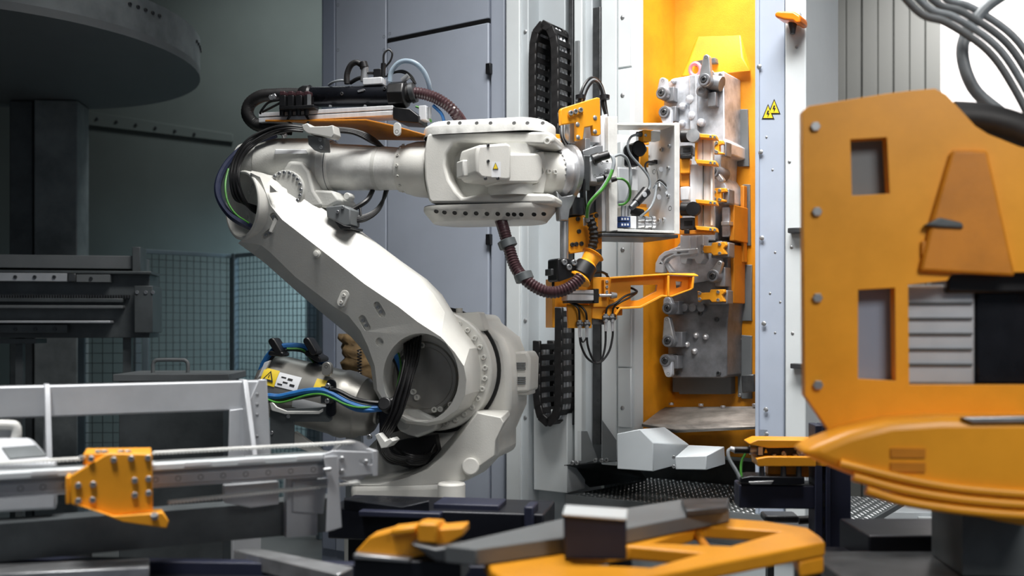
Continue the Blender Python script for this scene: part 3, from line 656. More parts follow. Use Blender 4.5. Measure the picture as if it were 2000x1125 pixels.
def tri_wrap(cx, t, h):
    e1 = -(RP.n-ba*RP.n.dot(ba)).normalized(); e2 = ba.cross(e1)
    if e2.z < 0: e2 = -e2
    u = (R(cx, 752, 0)-R(527, 752, 0)).length; t = math.radians(t); nn = e1*math.cos(t)+e2*math.sin(t); up = -e1*math.sin(t)+e2*math.cos(t); c = b0+ba*u+nn*.160
    P = [c+up*h, c+ba*h*.95-up*h*.75, c-ba*h*.95-up*h*.75]; Q = [c+(p-c)*.62 for p in P]
    B().loft([[p+nn*.001 for p in P]+[], [p+nn*.0 for p in P]]).put('warning_mark', 'ink', bal)
    B().loft([[p+nn*.002 for p in Q], [p+nn*.0 for p in Q]]).put('warning_field', 'yellow_label', bal)
    B().ob(c+nn*.002+up*h*.05, ba*h*.07, nn*.001, up*h*.28).put('warning_sign', 'ink', bal)
tri_wrap(545, 23, .03)
e1_ = -(RP.n-ba*RP.n.dot(ba)).normalized()
for k, (x, tt) in enumerate(((572, 28), (585, 27), (578, 20), (592, 18), (569, 15))):
    t = math.radians(tt); e2_ = ba.cross(e1_); e2_ = e2_ if e2_.z > 0 else -e2_; nn = e1_*math.cos(t)+e2_*math.sin(t)
    u = (R(x, 752, 0)-R(527, 752, 0)).length; B().ob(b0+ba*u+nn*.1595, ba*.012, nn*.001, nn.cross(ba)*(.003+.002*(k % 2))).put('pictogram', 'ink', bal)
# dark bracket under the balancer, guard sheet
B().prism(RP, [(527, 800), (648, 794), (648, 820), (642, 824), (574, 824), (574, 870), (527, 872)], .01, .02).put('support_plate', 'gantry_dark', rb, .003)
B().prism(RP, [(524, 778), (540, 795), (560, 803), (622, 803), (630, 798), (630, 804), (622, 809), (556, 809), (530, 802)], .0, .012).put('guard_edge', 'worn_white', rb, .003)
bolts(rb, [R(564, 813, .01), R(531, 845, .01)], -RP.n, .009, BOLT)
cl = B().box(RP, 626, 755, 646, 788, -.03, .02).put('cable_clip', 'steel_dark', rb, .003)
bolts(cl, [R(641, 753, -.03), R(640, 783, -.03)], -RP.n, .011, BOLT); B().prism(RP, capsule(646, 750, 646, 805, 9), .0, .012).put('clip_bracket', 'black_metal', cl)
B().prism(RP, [(516, 708), (527, 704), (508, 745), (500, 745)], .05, .07).put('tag_plate', 'white_label', rb, .002)
B().prism(RP, [(562, 868), (575, 842), (640, 888), (620, 890)], .10, .13).put('base_fin', 'robot_white', rb, .006)

# cables on the robot
def cab(name, pts, r, m, off=None, n=8, parent=None, **k):
    return B().tube([R(*p) if len(p) == 3 else R(p[0], p[1], off) for p in pts], r, n, 7, **k).put(name, m, parent or rb)
cab('cable', [(508, 800, .2), (503, 770, .12), (506, 742, .1), (515, 712, .1), (533, 686, .1), (558, 676, .12), (594, 678, .16), (615, 695, .2), (634, 713, .25)], .0155, 'cable_blue')
cab('cable', [(512, 765, .1), (514, 735, .1), (524, 710, .1), (540, 690, .1), (562, 683, .12), (592, 686, .16), (610, 701, .2), (628, 718, .25)], .008, 'cable_black')
cab('cable', [(560, 681, .1), (590, 683, .14), (606, 700, .19), (626, 722, .25)], .005, 'cable_green')
for x, y in ((534, 672), (602, 671)):
    B().prism(RP, capsule(x-4, y-5, x+9, y+16, 7), .06, .13).put('hose_strap', 'black', rb, .006)
B().prism(RP, capsule(528, 690, 548, 692, 5), .06, .13).put('hose_strap', 'black', rb, .006); B().prism(RP, capsule(600, 690, 620, 702, 6), .1, .2).put('hose_strap', 'black', rb, .006)
lo = -.03
cab('cable', [(500, 796, .14), (506, 782, .04), (520, 774, lo), (545, 775, lo), (569, 770, lo), (600, 764, lo), (628, 763, lo), (650, 770, lo), (679, 786, lo), (711, 796, lo), (745, 795, .0), (768, 784, .05), (781, 768, .08), (787, 742, .10), (781, 712, .12), (768, 685, .16)], .0145, 'cable_blue')
cab('cable', [(502, 800, .14), (508, 790, .04), (522, 783, lo), (548, 781, lo), (575, 778, lo), (628, 769, lo), (655, 762, lo), (690, 778, lo), (720, 785, lo), (750, 786, .0), (772, 776, .04), (780, 752, .08), (776, 715, .12), (760, 690, .16)], .010, 'cable_black')
cab('cable', [(522, 780, lo-.02), (540, 786, lo-.02), (560, 784, lo-.02), (600, 772, lo-.02), (628, 770, lo-.02), (650, 778, lo-.02), (675, 790, lo-.02), (705, 796, lo-.02), (745, 791, .0), (770, 776, .04), (778, 745, .08), (783, 715, .1), (778, 690, .15)], .005, 'cable_green')
cab('cable', [(650, 775, lo), (690, 797, lo), (720, 801, lo), (750, 798, .02)], .012, 'cable_blue')
B().cyl(R(750, 788, -.03), R(760, 796, .04), .032).put('hose_strap', 'black', rb, .006)
for k in range(6):
    dx = (k-2.5)*4.4; cab('cable', [(806+dx*1.4, 655, .16), (803+dx*1.2, 700, .06+k*.006), (793+dx, 740, .02+.01*(k % 2)), (783+dx*1.1, 775, .0+.016*(k % 2)), (772+dx, 810, -.01+.012*(k % 2)), (757+dx, 838, .0), (747+dx*.7, 862, .02), (757+dx, 888, .08), (790+dx*2, 905-k*2, .16), (830, 905-k*4, .24)], 0.0068, 'cable_black')
B().prism(RP, [(732, 850), (740, 846), (752, 862), (762, 856), (768, 862), (756, 874), (744, 876)], -.05, .04).put('cable_clamp', 'beige_plastic', rb, .003)
B().prism(RP, [(756, 866), (790, 858), (850, 850), (856, 880), (840, 905), (800, 915), (765, 905)], .28, .33).put('recess_shade', 'black', rb)  # black slab painted for the shade inside the recess
for k in range(5): cab('cable', [(770+k*5, 875+k*3, .16), (800, 888+k*4, .14), (830, 890+k*3, .2), (850, 880-k*3, .27)], .008, 'cable_black')
# elbow cable bundle (left loops)
for k in range(6):
    q = (k-2.5); cab('cable', [(592, 247+k*1.8, .14), (560, 250+q*2.2, .12-.01*(k%2)), (522, 260+q*2.8, .1+.012*(k%3)), (486+q, 282+q*3.2, .06), (464+q*2.4, 314+q*1.6, .03+.01*(k%2)), (458+q*3.0, 350, .0), (466+q*3, 384-q, .01+.01*(k%2)), (484+q*2, 402+q*2, .05), (505, 412+q*2.5, .12)], .0075, 'cable_black')
cab('cable', [(540, 262, .2), (490, 280, .16), (450, 312, .1), (428, 350, .04), (427, 384, .0), (446, 416, -.02), (470, 434, .0), (495, 446, .06)], .017, 'cable_navy')
cab('cable', [(446, 330, .04), (440, 360, -.01), (444, 392, -.03), (460, 418, -.02), (486, 436, .02)], .005, 'cable_green')
for k in range(4):
    cab('cable', [(650, 250+k*2, .14), (690, 254+k*2, .17), (722, 266+k*3, .2), (748+k*3, 290+k*2, .34), (757+k*2, 330, .5), (752+k, 376, .36), (740-k*2, 410, .24), (712-k*4, 430-k*2, .18), (684, 432-k*6, .16)], .0085, 'cable_black')
cab('cable', [(728, 372, .3), (716, 392, .22), (688, 410, .18)], .012, 'cable_black'); cab('cable', [(702, 400, .2), (704, 425, .18), (690, 436, .16)], .006, 'cable_black')
wc = B().prism(RP, [(589, 244), (600, 240), (606, 247), (640, 246), (650, 244), (653, 262), (648, 269), (632, 266), (600, 260), (592, 254)], .07, .15).put('cable_clamp', 'beige_plastic', rb, .004)
B().prism(RP, [(600, 264), (632, 268), (634, 294), (614, 294), (602, 282)], .09, .16).put('clamp_bracket', 'grey_paint', wc, .004); bolts(wc, [R(626, 273, .09), R(628, 288, .09)], -RP.n, .008, BOLT)
bk2 = B().prism(RP, [(636, 404), (668, 400), (684, 408), (684, 440), (664, 444), (650, 430), (638, 424)], .08, .2).put('clamp_bracket', 'grey_paint', rb, .006)
B().prism(RP, [(650, 428), (672, 440), (686, 442), (684, 447), (664, 448)], .05, .2).put('rubber_foot', 'black', bk2, .003); bolts(bk2, [R(670, 405, .08), R(660, 414, .08)], -RP.n, .008, BOLT)

# dress pack on top of the forearm
DO = .26
def D(px, py, o=0.): return R(px, py, DO+o)
dp = B().lathe(D(600, 190), (D(775, 187)-D(600, 190)), [(0, .048), (.004, .050), ((D(770, 187)-D(600, 190)).length, .050)], 36).put('hose_retractor', 'black_metal', rb)
B().lathe(D(764, 187), RP.r, [(0, .066), (.075, .066), (.08, .06), (.085, .05)], 8).put('retractor_end', 'black', dp, .004)
B().lathe(D(596, 190), RP.r, [(-.02, .05), (0, .058), (.03, .058), (.04, .05)], 24).put('retractor_collar', 'black', dp)
B().cyl(D(795, 184), D(806, 181), .045, .042).put('hose_socket', 'black_rubber', dp); B().cyl(D(803, 182), D(811, 180), .05, .048).put('hose_ring', 'steel_dark', dp)
B().prism(RP, capsule(700, 178, 710, 175, 2), DO-.053, DO-.045).put('name_plate', 'steel', dp)
bolts(dp, [D(668, 183, -.05), D(752, 173, -.045)], -RP.n, .008, BOLT_D)
cab('hose', [(600, 186, DO), (570, 184, DO), (540, 185, DO-.01), (510, 188, DO-.02), (488, 203, DO-.02), (484, 225, DO-.02), (500, 243, DO), (530, 250, DO), (570, 252, DO+.05)], .032, 'black_rubber', n=16, ridge=.0015, pitch=.012)
cab('hose', [(806, 181, DO), (825, 183, DO), (850, 191, DO), (873, 205, DO+.0), (890, 222, DO+.02), (905, 245, DO+.10), (925, 290, DO+.22), (950, 350, DO+.26), (968, 405, DO+.12), (980, 436, .18), (991, 474, .12), (1006, 520, .08), (1025, 545, .05), (1050, 563, .05), (1075, 571, .06), (1100, 567, .08), (1120, 556, .1), (1136, 540, .12)], .0285, 'hose_brown', n=16, ridge=.0045, pitch=.014)
for x, y, o in ((991, 476, .12), (1023, 541, .06)):
    d = (R(x+6, y+16, o)-R(x-6, y-16, o)).normalized(); B().lathe(R(x, y, o)-d*.02, d, [(0, .034), (.004, .042), (.036, .042), (.04, .034)], 24).put('hose_clamp', 'gantry_dark', rb)
rl = B().box(RP, 505, 213, 767, 221, DO-.06, DO+.06).put('profile_rail', 'alu', rb, .002); B().box(RP, 505, 223, 767, 232, DO-.06, DO+.06).put('profile_rail', 'alu', rb, .002)
B().box(RP, 506, 220, 766, 224, DO-.05, DO+.05).put('profile_slot', 'steel_dark', rl)
bolts(rl, [D(x, 208, -.04) for x in (645, 713)], (0, 0, 1), .008, HEXB)
B().prism(RP, [(767, 209), (800, 212), (818, 226), (818, 240), (780, 238), (767, 232)], DO-.07, DO+.06).put('rail_end', 'black', rb, .004)
op = B().loft([[D(x, y, -.09) for x, y in ((518, 234), (715, 232.5), (768, 244), (830, 262), (830, 265), (768, 247.5), (715, 236), (518, 237))], [D(x, y, .12) for x, y in ((518, 240), (690, 250), (722, 268), (829, 271), (829, 275), (718, 273), (688, 254), (518, 243))]]).put('carrier_plate', 'orange_dark', rb, .002)
B().prism(RP, capsule(775, 246, 775, 258, 7), DO-.11, DO-.095).put('lifting_eye', 'beige_plastic', op, .002); bolts(op, [D(775, 257, -.11)], -RP.n, .009, HOLE, 'hole')
for k in range(4):
    x = 551+k*16
    vv = B().box(RP, x-6, 186, x+6, 208, DO-.11, DO-.06).put('valve', 'black', rb, .003)
    B().box(RP, x-5, 178, x+5, 186, DO-.105, DO-.065).put('valve_cap', 'hose_brown', vv, .003); B().cyl(D(x, 208, -.085), D(x, 226, -.085), .014, .012, 12).put('valve_stem', 'black', vv)
B().box(RP, 545, 206, 612, 212, DO-.12, DO-.055).put('valve_rail', 'black', rb, .002); B().box(RP, 600, 184, 606, 210, DO-.115, DO-.105).put('valve_edge', 'steel', rb)
cab('cable', [(547, 195, DO-.1), (525, 200, DO-.1), (512, 214, DO-.1), (508, 222, DO-.09)], .006, 'cable_black'); cab('cable', [(547, 201, DO-.1), (530, 210, DO-.1), (512, 219, DO-.1)], .006, 'cable_black')
cab('cable', [(566, 226, DO-.08), (562, 236, DO-.08), (572, 244, DO-.06)], .006, 'cable_black'); cab('cable', [(598, 226, DO-.08), (603, 236, DO-.08), (596, 245, DO-.06)], .006, 'cable_black')
bolts(rb, [D(530, 190, -.1), D(536, 188, -.1)], -RP.n, .012, HEXB)
ft = B().box(RP, 708, 151, 746, 165, DO-.04, DO+.02).put('valve_block', 'alu', rb, .004)
B().cyl(D(711, 160, -.02), D(713, 131, -.02), .018).put('fitting', 'steel', ft); B().cyl(D(712, 134, -.02), D(709, 121, -.02), .022, .02).put('fitting_cap', 'black', ft, .004)
B().box(RP, 729, 134, 744, 151, DO-.03, DO+.0).put('solenoid', 'black', ft, .003); B().cyl(D(748, 150, -.01), D(749, 124, -.01), .012).put('plug', 'black', ft); B().cyl(D(718, 143, -.02), D(730, 143, -.02), .008).put('stud', 'black', ft)
B().cyl(D(786, 158, -.02), D(798, 148, -.02), .014).put('fitting', 'steel', ft)
cab('hose', [(678, 164, DO-.02), (678, 145, DO-.02), (685, 128, DO-.02), (696, 122, DO-.02), (706, 127, DO-.02), (710, 134, DO-.02)], .014, 'black_rubber', n=12)
cab('cable', [(642, 166, DO), (652, 160, DO-.02), (668, 157, DO-.02), (680, 161, DO)], .006, 'cable_grey'); cab('cable', [(684, 162, DO-.01), (698, 154, DO-.02), (712, 150, DO-.02)], .010, 'cable_black')
cab('cable', [(749, 126, DO-.01), (750, 106, DO-.01), (759, 97, DO), (766, 104, DO), (763, 118, DO), (752, 132, DO)], .005, 'cable_black')
cab('cable', [(752, 150, DO), (775, 141, DO), (795, 145, DO), (810, 162, DO)], .005, 'cable_black'); cab('cable', [(756, 146, DO), (785, 138, DO), (803, 148, DO), (812, 164, DO)], .005, 'cable_black')
cab('hose', [(761, 160, DO-.02), (764, 141, DO-.02), (776, 125, DO-.02), (792, 119, DO-.02), (812, 124, DO-.02), (829, 142, DO), (838, 165, DO+.02), (840, 182, DO+.04)], .012, 'clear_hose', n=12)
cab('cable', [(812, 208, DO-.02), (830, 215, DO-.02), (838, 228, DO-.02), (842, 238, DO)], .005, 'cable_green'); cab('cable', [(846, 206, DO), (862, 222, DO), (868, 240, DO+.02)], .008, 'cable_blue')
pj = B().box(RP, 818, 206, 832, 234, DO-.05, DO+.02).put('bracket', 'alu', rb, .002); B().cyl(D(838, 210, -.03), D(838, 232, -.03), .012).put('fitting', 'steel', pj)
# ------------------------------------------------------------------ gripper tool on the flange
TP = Pl(1140, WT.at(1122, 336, 0).y, -26)
gt = thing('gripper_tool', 'orange and silver gripper with cables mounted on the robot flange', 'gripper', TP.at(1200, 640, .1))
def T(px, py, o=0.): return TP.at(px, py, o)
def tb(name, x0, y0, x1, y1, o0, o1, m, bev=.003, parent=None): return B().box(TP, x0, y0, x1, y1, o0, o1).put(name, m, parent or gt, bev)
def tp(name, poly, o0, o1, m, bev=.003, parent=None, holes=()): return B().prism(TP, poly, o0, o1, holes).put(name, m, parent or gt, bev)
# mounting plates
tb('adapter_plate', 1140, 304, 1152, 372, -.09, .12, 'steel_dark'); tb('adapter_plate', 1143, 270, 1153, 308, -.05, .1, 'steel')
tb('tool_changer', 1154, 315, 1196, 356, -.08, .08, 'alu'); 
bolts(gt, [T(x, y, -.08) for x, y in ((1162, 344), (1172, 344), (1175, 318), (1174, 341), (1186, 316), (1164, 320))], -TP.n, .007, HOLE, 'hole')
bolts(gt, [T(1186, 336, -.08)], -TP.n, .018, RIVET)
tp('top_arm', [(1138, 294), (1166, 284), (1178, 284), (1178, 300), (1140, 306)], -.06, .06, 'steel')
tb('cross_piece', 1144, 248, 1172, 278, .0, .08, 'alu'); tb('cross_piece', 1112, 238, 1124, 280, -.02, .03, 'steel')
# upper orange bracket
ub = tp('upper_bracket', [(1095, 215), (1098, 211), (1166, 190), (1172, 191), (1173, 224), (1174, 262), (1170, 265), (1159, 264), (1157, 246), (1142, 249), (1139, 273), (1126, 275), (1126, 239), (1096, 244)], -.07, -.045, 'orange', .004)
tp('bracket_pad', [(1110, 222), (1138, 211), (1141, 219), (1113, 230)], -.08, -.07, 'orange', .003, ub)
bolts(ub, [T(x, y, -.08) for x, y in ((1114, 221), (1123, 218), (1133, 215))], -TP.n, .012, BOLT); bolts(ub, [T(x, y, -.07) for x, y in ((1128, 243), (1162, 230), (1162, 257), (1129, 268))], -TP.n, .011, RIVET)
# upright and frame
tp('upright', [(1174, 226), (1187, 222), (1190, 452), (1176, 452)], -.02, .04, 'alu')
fr1 = tp('frame_upright', [(1188, 227), (1206, 227), (1206, 450), (1190, 452)], -.06, -.03, 'worn_white', .002)
tb('frame_back', 1206, 264, 1236, 448, .28, .29, 'worn_white')
tp_ = B().hexa([T(1206, 240, -.06), T(1325, 240, -.06), T(1325, 245, -.06), T(1206, 245, -.06), T(1206, 240, -.06)+TP.n*.13, T(1325, 240, -.06)+TP.n*.13, T(1325, 245, -.06)+TP.n*.13, T(1206, 245, -.06)+TP.n*.13]).put('frame_top', 'worn_white', gt, .002)
e = T(1319, HZ, -.06); e2_ = T(1327, HZ, -.06)
rp = B().bz(TP, 1320, 1327, T(1323, 456, -.06).z, T(1323, 241, -.06).z, -.06, .30).put('frame_side', 'alu_white', gt, .002)
B().bz(TP, 1318.5, 1327.5, T(1323, 457, -.06).z, T(1323, 240, -.06).z, -.068, -.06).put('frame_rim', 'worn_white', gt, .001)
sp = T(1320, 336, -.06)
def RS(dn, y): p = sp+TP.n*dn; return V((p.x, p.y, T(1320, y, -.06).z))
bolts(rp, [RS(d, y) for d, y in ((.12, 285), (.24, 290), (.06, 325), (.06, 380), (.10, 425), (.14, 426), (.2, 440), (.05, 282))], -TP.r, .011, BOLT)
bolts(rp, [RS(d, y) for d, y in ((.19, 325), (.05, 405), (.17, 360))], -TP.r, .013, HOLE, 'hole')
fb = B().hexa([T(1206, 447, -.06), T(1325, 451, -.06), T(1325, 456, -.06), T(1206, 452, -.06)]+[p+TP.n*.36 for p in (T(1206, 447, -.06), T(1325, 451, -.06), T(1325, 456, -.06), T(1206, 452, -.06))]).put('frame_bottom', 'worn_white', gt, .002)
B().hexa([T(1176, 455, -.07), T(1325, 458, -.07), T(1325, 465, -.07), T(1176, 462, -.07)]+[p+TP.n*.3 for p in (T(1176, 455, -.07), T(1325, 458, -.07), T(1325, 465, -.07), T(1176, 462, -.07))]).put('base_slab', 'steel_dark', gt, .004)
# inside the frame
tb('manifold', 1213, 275, 1228, 330, .14, .24, 'panel_white', .006); tb('manifold', 1214, 330, 1246, 400, .12, .28, 'worn_white', .01)
tb('junction_box', 1206, 326, 1230, 396, .0, .1, 'alu_white', .01); tb('junction_lid', 1232, 330, 1246, 372, .08, .12, 'white_label', .002)
B().cyl(T(1266, 365, .2), T(1282, 365, .2), .085, .085, 28).put('round_housing', 'steel', gt, .003)
bc = B().lathe(T(1242, 292, .06), -TP.n, [(-.06, .036), (.0, .036), (.03, .04), (.036, .034)], 24).put('damper', 'black', gt); tb('damper_body', 1230, 282, 1250, 324, .04, .1, 'black', .012)
tb('plate_strip', 1251, 286, 1267, 326, .12, .14, 'orange'); tb('plate_strip', 1254, 268, 1268, 282, .14, .16, 'orange'); tb('plate_strip', 1244, 405, 1268, 430, .14, .16, 'orange'); tb('plate_strip', 1240, 398, 1268, 410, .2, .22, 'orange_dark')
sn = tb('sensor', 1257, 254, 1272, 276, .0, .05, 'orange', .004); tb('sensor_head', 1272, 256, 1290, 274, .0, .05, 'worn_white', .004, sn); B().cyl(T(1244, 262, .02), T(1258, 263, .02), .012).put('plug', 'steel_dark', sn); bolts(sn, [T(1261, 264, .0)], -TP.n, .008, RIVET)
bolts(gt, [T(1254, 292, .1)], -TP.n, .02, BOLT_D)
for k in range(2):
    bx_ = tb('connector', 1212, 423+k*11, 1231, 432+k*11, -.02, .05, 'blue_label', .001); 
    for q in range(3): tb('print_mark', 1214+q*5.5, 425.5+k*11, 1217+q*5.5, 429.5+k*11, -.022, -.019, 'white_label', 0, bx_)
tb('connector_block', 1232, 422, 1243, 446, -.02, .05, 'white_label', .002)
for k in range(2):
    for q in range(5): B().cyl(T(1244+q*7, 428+k*12, .01), T(1250+q*7, 428+k*12, .01), .011 if q % 2 else .015, None, 12).put('fitting', 'steel_bright', gt)
for k in range(3): B().cyl(T(1216+k*7, 402, .03), T(1216+k*7, 423, .03), .008, None, 12).put('fitting', 'steel_bright', gt)
B().cyl(T(1262, 373, .0), T(1242, 396, -.01), .026, .022, 16).put('actuator', 'black', gt); B().cyl(T(1242, 396, -.01), T(1232, 406, -.01), .018, .015, 14).put('actuator_tip', 'steel_dark', gt); B().cyl(T(1228, 412, .04), T(1252, 420, .04), .024, .03, 16).put('actuator', 'black', gt)
B().cyl(T(1284, 322, .12), T(1288, 366, .08), .011, None, 12).put('rod_joint', 'steel', gt); B().cyl(T(1288, 366, .08), T(1306, 390, .06), .011, None, 12).put('rod_joint', 'steel', gt); tb('joint_block', 1278, 312, 1288, 320, .1, .16, 'black'); tb('joint_block', 1303, 391, 1314, 402, .02, .08, 'steel_dark')
for p in ((1290, 331, .06), (1286, 385, .06), (1303, 378, .02), (1258, 380, -.03)): B().lathe(T(*p), -TP.n, [(0, .013), (.006, .013), (.007, .005)], 18).put('tag_disc', 'alu_white', gt)
def tc(pts, r, m, name='cable', **k): return B().tube([T(*p) for p in pts], r, 8, 7, **k).put(name, m, gt)
tc([(1246, 262, .01), (1232, 268, -.0), (1226, 285, -.02), (1232, 303, -.02), (1252, 326, -.02), (1266, 345, -.02), (1270, 362, -.02), (1264, 376, -.02)], .006, 'cable_grey')
tc([(1280, 318, .1), (1266, 316, .06), (1260, 325, .04), (1267, 345, .0), (1268, 365, -.0), (1258, 385, -.0)], .005, 'cable_black'); tc([(1250, 424, .0), (1268, 408, -.02), (1278, 388, .0), (1282, 362, .04)], .006, 'cable_grey')
tc([(1280, 360, .06), (1290, 352, .04), (1305, 368, .02), (1315, 388, .02)], .005, 'cable_black'); tc([(1275, 368, .06), (1286, 356, .04), (1300, 366, .02), (1312, 390, .02)], .004, 'cable_grey')
# cables and plugs on the tool changer
pg = B().cyl(T(1168, 308, -.11), T(1188, 302, -.12), .02, .02, 16).put('plug', 'black', gt); B().cyl(T(1158, 312, -.1), T(1170, 307, -.11), .026, .024, 16).put('plug', 'black', gt)
B().cyl(T(1166, 352, -.1), T(1180, 349, -.12), .018, .016, 16).put('plug', 'steel_dark', gt); B().cyl(T(1180, 349, -.12), T(1186, 347, -.12), .02, .02, 16).put('plug', 'black', gt); B().cyl(T(1194, 352, -.11), T(1204, 349, -.12), .012, .011, 14).put('plug', 'black', gt)
tc([(1188, 302, -.12), (1196, 306, -.14), (1199, 318, -.15), (1196, 332, -.15), (1190, 346, -.15), (1178, 366, -.14), (1166, 380, -.12), (1153, 396, -.1), (1147, 415, -.08), (1148, 432, -.06)], .010, 'cable_grey')
tc([(1196, 332, -.16), (1190, 348, -.16), (1177, 369, -.15), (1160, 386, -.13), (1149, 402, -.11), (1146, 425, -.08)], .0075, 'cable_green')
tc([(1204, 349, -.12), (1216, 350, -.13), (1226, 358, -.12), (1231, 372, -.1), (1229, 388, -.08), (1220, 398, -.06), (1208, 400, -.04)], .006, 'cable_green')
tc([(1198, 306, -.1), (1212, 302, -.1), (1224, 310, -.09), (1231, 330, -.08), (1232, 352, -.08), (1229, 376, -.06), (1222, 394, -.04)], .007, 'cable_grey')
tc([(1143, 370, -.08), (1143, 395, -.08), (1147, 420, -.06)], .008, 'cable_grey'); tc([(1141, 350, -.1), (1142, 385, -.1), (1146, 415, -.08)], .006, 'cable_black')
# hoses arching over the bracket
for k in range(3):
    tc([(1128+k*3, 240, -.03), (1131+k*3, 205, -.03), (1139+k*3, 172+k*2, -.03), (1154+k*2, 153+k*3, -.02), (1170, 160+k*3, 0.), (1179-k, 182, .0), (1182-k*2, 205, .0), (1186, 232, .0)], .0085, 'cable_black' if k != 1 else 'cable_grey', 'hose')
for x, y in ((1134, 190), (1181, 190)): B().cyl(T(x, y-4, -.025), T(x, y+4, -.025), .024, None, 12).put('hose_tie', 'black', gt)
for k in range(4): tc([(1094+k*3, 250-k*4, .02), (1096+k*2, 268, .0), (1102+k*4, 284, -.0)], .005, 'cable_grey' if k % 2 else 'cable_black')
tb('terminal', 1082, 270, 1096, 282, -.02, .03, 'worn_white'); tb('rear_plate', 1080, 262, 1106, 284, .06, .1, 'orange')
# lower bracket, corrugated riser, hose clamp
lb = tp('lower_bracket', [(1110, 430), (1112, 425), (1140, 420), (1146, 424), (1164, 414), (1176, 416), (1176, 486), (1114, 496), (1110, 490)], .02, .05, 'orange', .004)
bolts(lb, [T(x, y, .02) for x, y in ((1117, 478), (1125, 477), (1135, 476), (1128, 428), (1130, 452), (1164, 421))], -TP.n, .011, BOLT_D)
tb('lower_beam', 1112, 380, 1128, 465, .05, .12, 'gantry_dark'); tb('lower_beam', 1144, 360, 1176, 420, .06, .12, 'gantry_dark'); tb('clevis', 1118, 385, 1140, 420, .0, .05, 'steel_dark')
tp('label', [(1139, 425), (1146, 424), (1146, 440), (1140, 441)], -.012, -.009, 'white_label', 0)
tc([(1150, 422, -.03), (1158, 445, -.04), (1160, 468, -.04), (1155, 488, -.04), (1147, 505, -.05)], .024, 'black_rubber', 'riser_hose', ridge=.006, pitch=.02)
cb = tp('clamp_block', [(1089, 506), (1094, 504), (1122, 506), (1126, 520), (1122, 540), (1094, 550), (1089, 548)], -.08, .02, 'black', .006); bolts(cb, [T(x, y, -.08) for x, y in ((1101, 512), (1110, 522), (1120, 513))], -TP.n, .014, BOLT)
tb('clamp_stub', 1076, 525, 1090, 538, -.04, .02, 'steel_dark')
d = (T(1120, 560, -.06)-T(1152, 506, -.06)).normalized(); c = T(1140, 528, -.06)
B().lathe(c-d*.035, d, [(0, .052), (.07, .056)], 28).put('hose_collar', 'black', gt, .006); B().lathe(c-d*.095, d, [(0, .05), (.004, .056), (.012, .042), (.05, .038), (.062, .05)], 28).put('hose_sleeve', 'orange', gt); B().lathe(c+d*.035, d, [(0, .05), (.012, .062), (.02, .06)], 28).put('hose_sleeve', 'orange', gt)
# jaw unit to the right of the frame
JP = Pl(1360, T(1345, 400, .1).y, 20)
def jb(name, x0, y0, x1, y1, o0, o1, m, bev=.003, parent=None): return B().box(JP, x0, y0, x1, y1, o0, o1).put(name, m, parent or gt, bev)
def jp(name, poly, o0, o1, m, bev=.003, parent=None): return B().prism(JP, poly, o0, o1).put(name, m, parent or gt, bev)
jb('jaw_plate', 1348, 320, 1390, 446, .02, .05, 'alu', .002); jb('jaw_plate', 1361, 268, 1390, 320, .0, .05, 'alu', .002); jb('jaw_edge', 1388, 268, 1392, 440, -.01, .05, 'worn_white', .001); jb('jaw_seam', 1372, 269, 1373.4, 440, -.002, .02, 'grey_paint', 0)
for y in (260, 311, 389, 441):
    f_ = jp('finger', [(1358, y), (1398, y+3), (1400, y+11), (1360, y+8)], -.06, .02, 'orange', .003); bolts(f_, [JP.at(1388, y+7, -.06), JP.at(1396, y+8, -.06)], -JP.n, .007, BOLT)
jb('finger_post', 1357, 268, 1361, 314, -.04, .0, 'orange'); jb('finger_post', 1357, 396, 1361, 444, -.04, .0, 'orange')
for y, r in ((265, .034), (408, .036)):
    cy = B().cyl(JP.at(1330, y, -.04), JP.at(1350, y, -.04), r, r, 24).put('clamp_cylinder', 'black', gt, .003); B().lathe(JP.at(1354, y, -.07), -JP.n, [(-.03, r), (.01, r), (.012, r*.3)], 24).put('cylinder_cap', 'steel' if y < 300 else 'black', cy)
jb('rail_block', 1328, 284, 1352, 302, -.03, .05, 'steel_dark'); jb('rail_slot', 1334, 288, 1348, 296, -.035, -.02, 'ink', 0); jb('rail_block', 1328, 425, 1356, 448, -.03, .05, 'steel_dark'); jb('rail_slot', 1336, 431, 1352, 440, -.035, -.02, 'ink', 0)
jb('slide_plate', 1328, 310, 1347, 338, .0, .06, 'orange'); jb('slide_plate', 1328, 338, 1346, 364, .03, .06, 'orange_dark'); jb('motor_body', 1328, 364, 1347, 392, -.01, .05, 'alu', .008); jb('slide_rod', 1328, 302, 1350, 309, -.04, .0, 'black'); jb('base_rail', 1328, 449, 1392, 457, -.04, .04, 'orange_dark'); jb('base_rail', 1336, 448, 1346, 456, -.06, -.04, 'black')

# ------------------------------------------------------------------ lower orange gripper arm
la2 = thing('support_arm', 'bright orange cantilever arm with triangular cut-out below the gripper', 'support arm', T(1190, 640, .1))
LP = Pl(1190, T(1190, 560, 0).y, -14)
def lp(name, poly, o0, o1, m, bev=.003, parent=None, holes=()): return B().prism(LP, poly, o0, o1, holes).put(name, m, parent or la2, bev)
def lb_(name, x0, y0, x1, y1, o0, o1, m, bev=.003, parent=None): return B().box(LP, x0, y0, x1, y1, o0, o1).put(name, m, parent or la2, bev)
lp('web', [(1190, 543), (1306, 538), (1356, 540), (1354, 562), (1330, 573), (1312, 579), (1292, 578), (1250, 600), (1212, 601), (1205, 612), (1205, 624), (1180, 626), (1180, 612), (1190, 600)], .0, .022, 'orange', .003, None,
   [[(1232, 557), (1284, 556), (1282, 568), (1248, 586), (1232, 587)], [(1320, 549), (1332, 550), (1330, 560), (1321, 563)]])
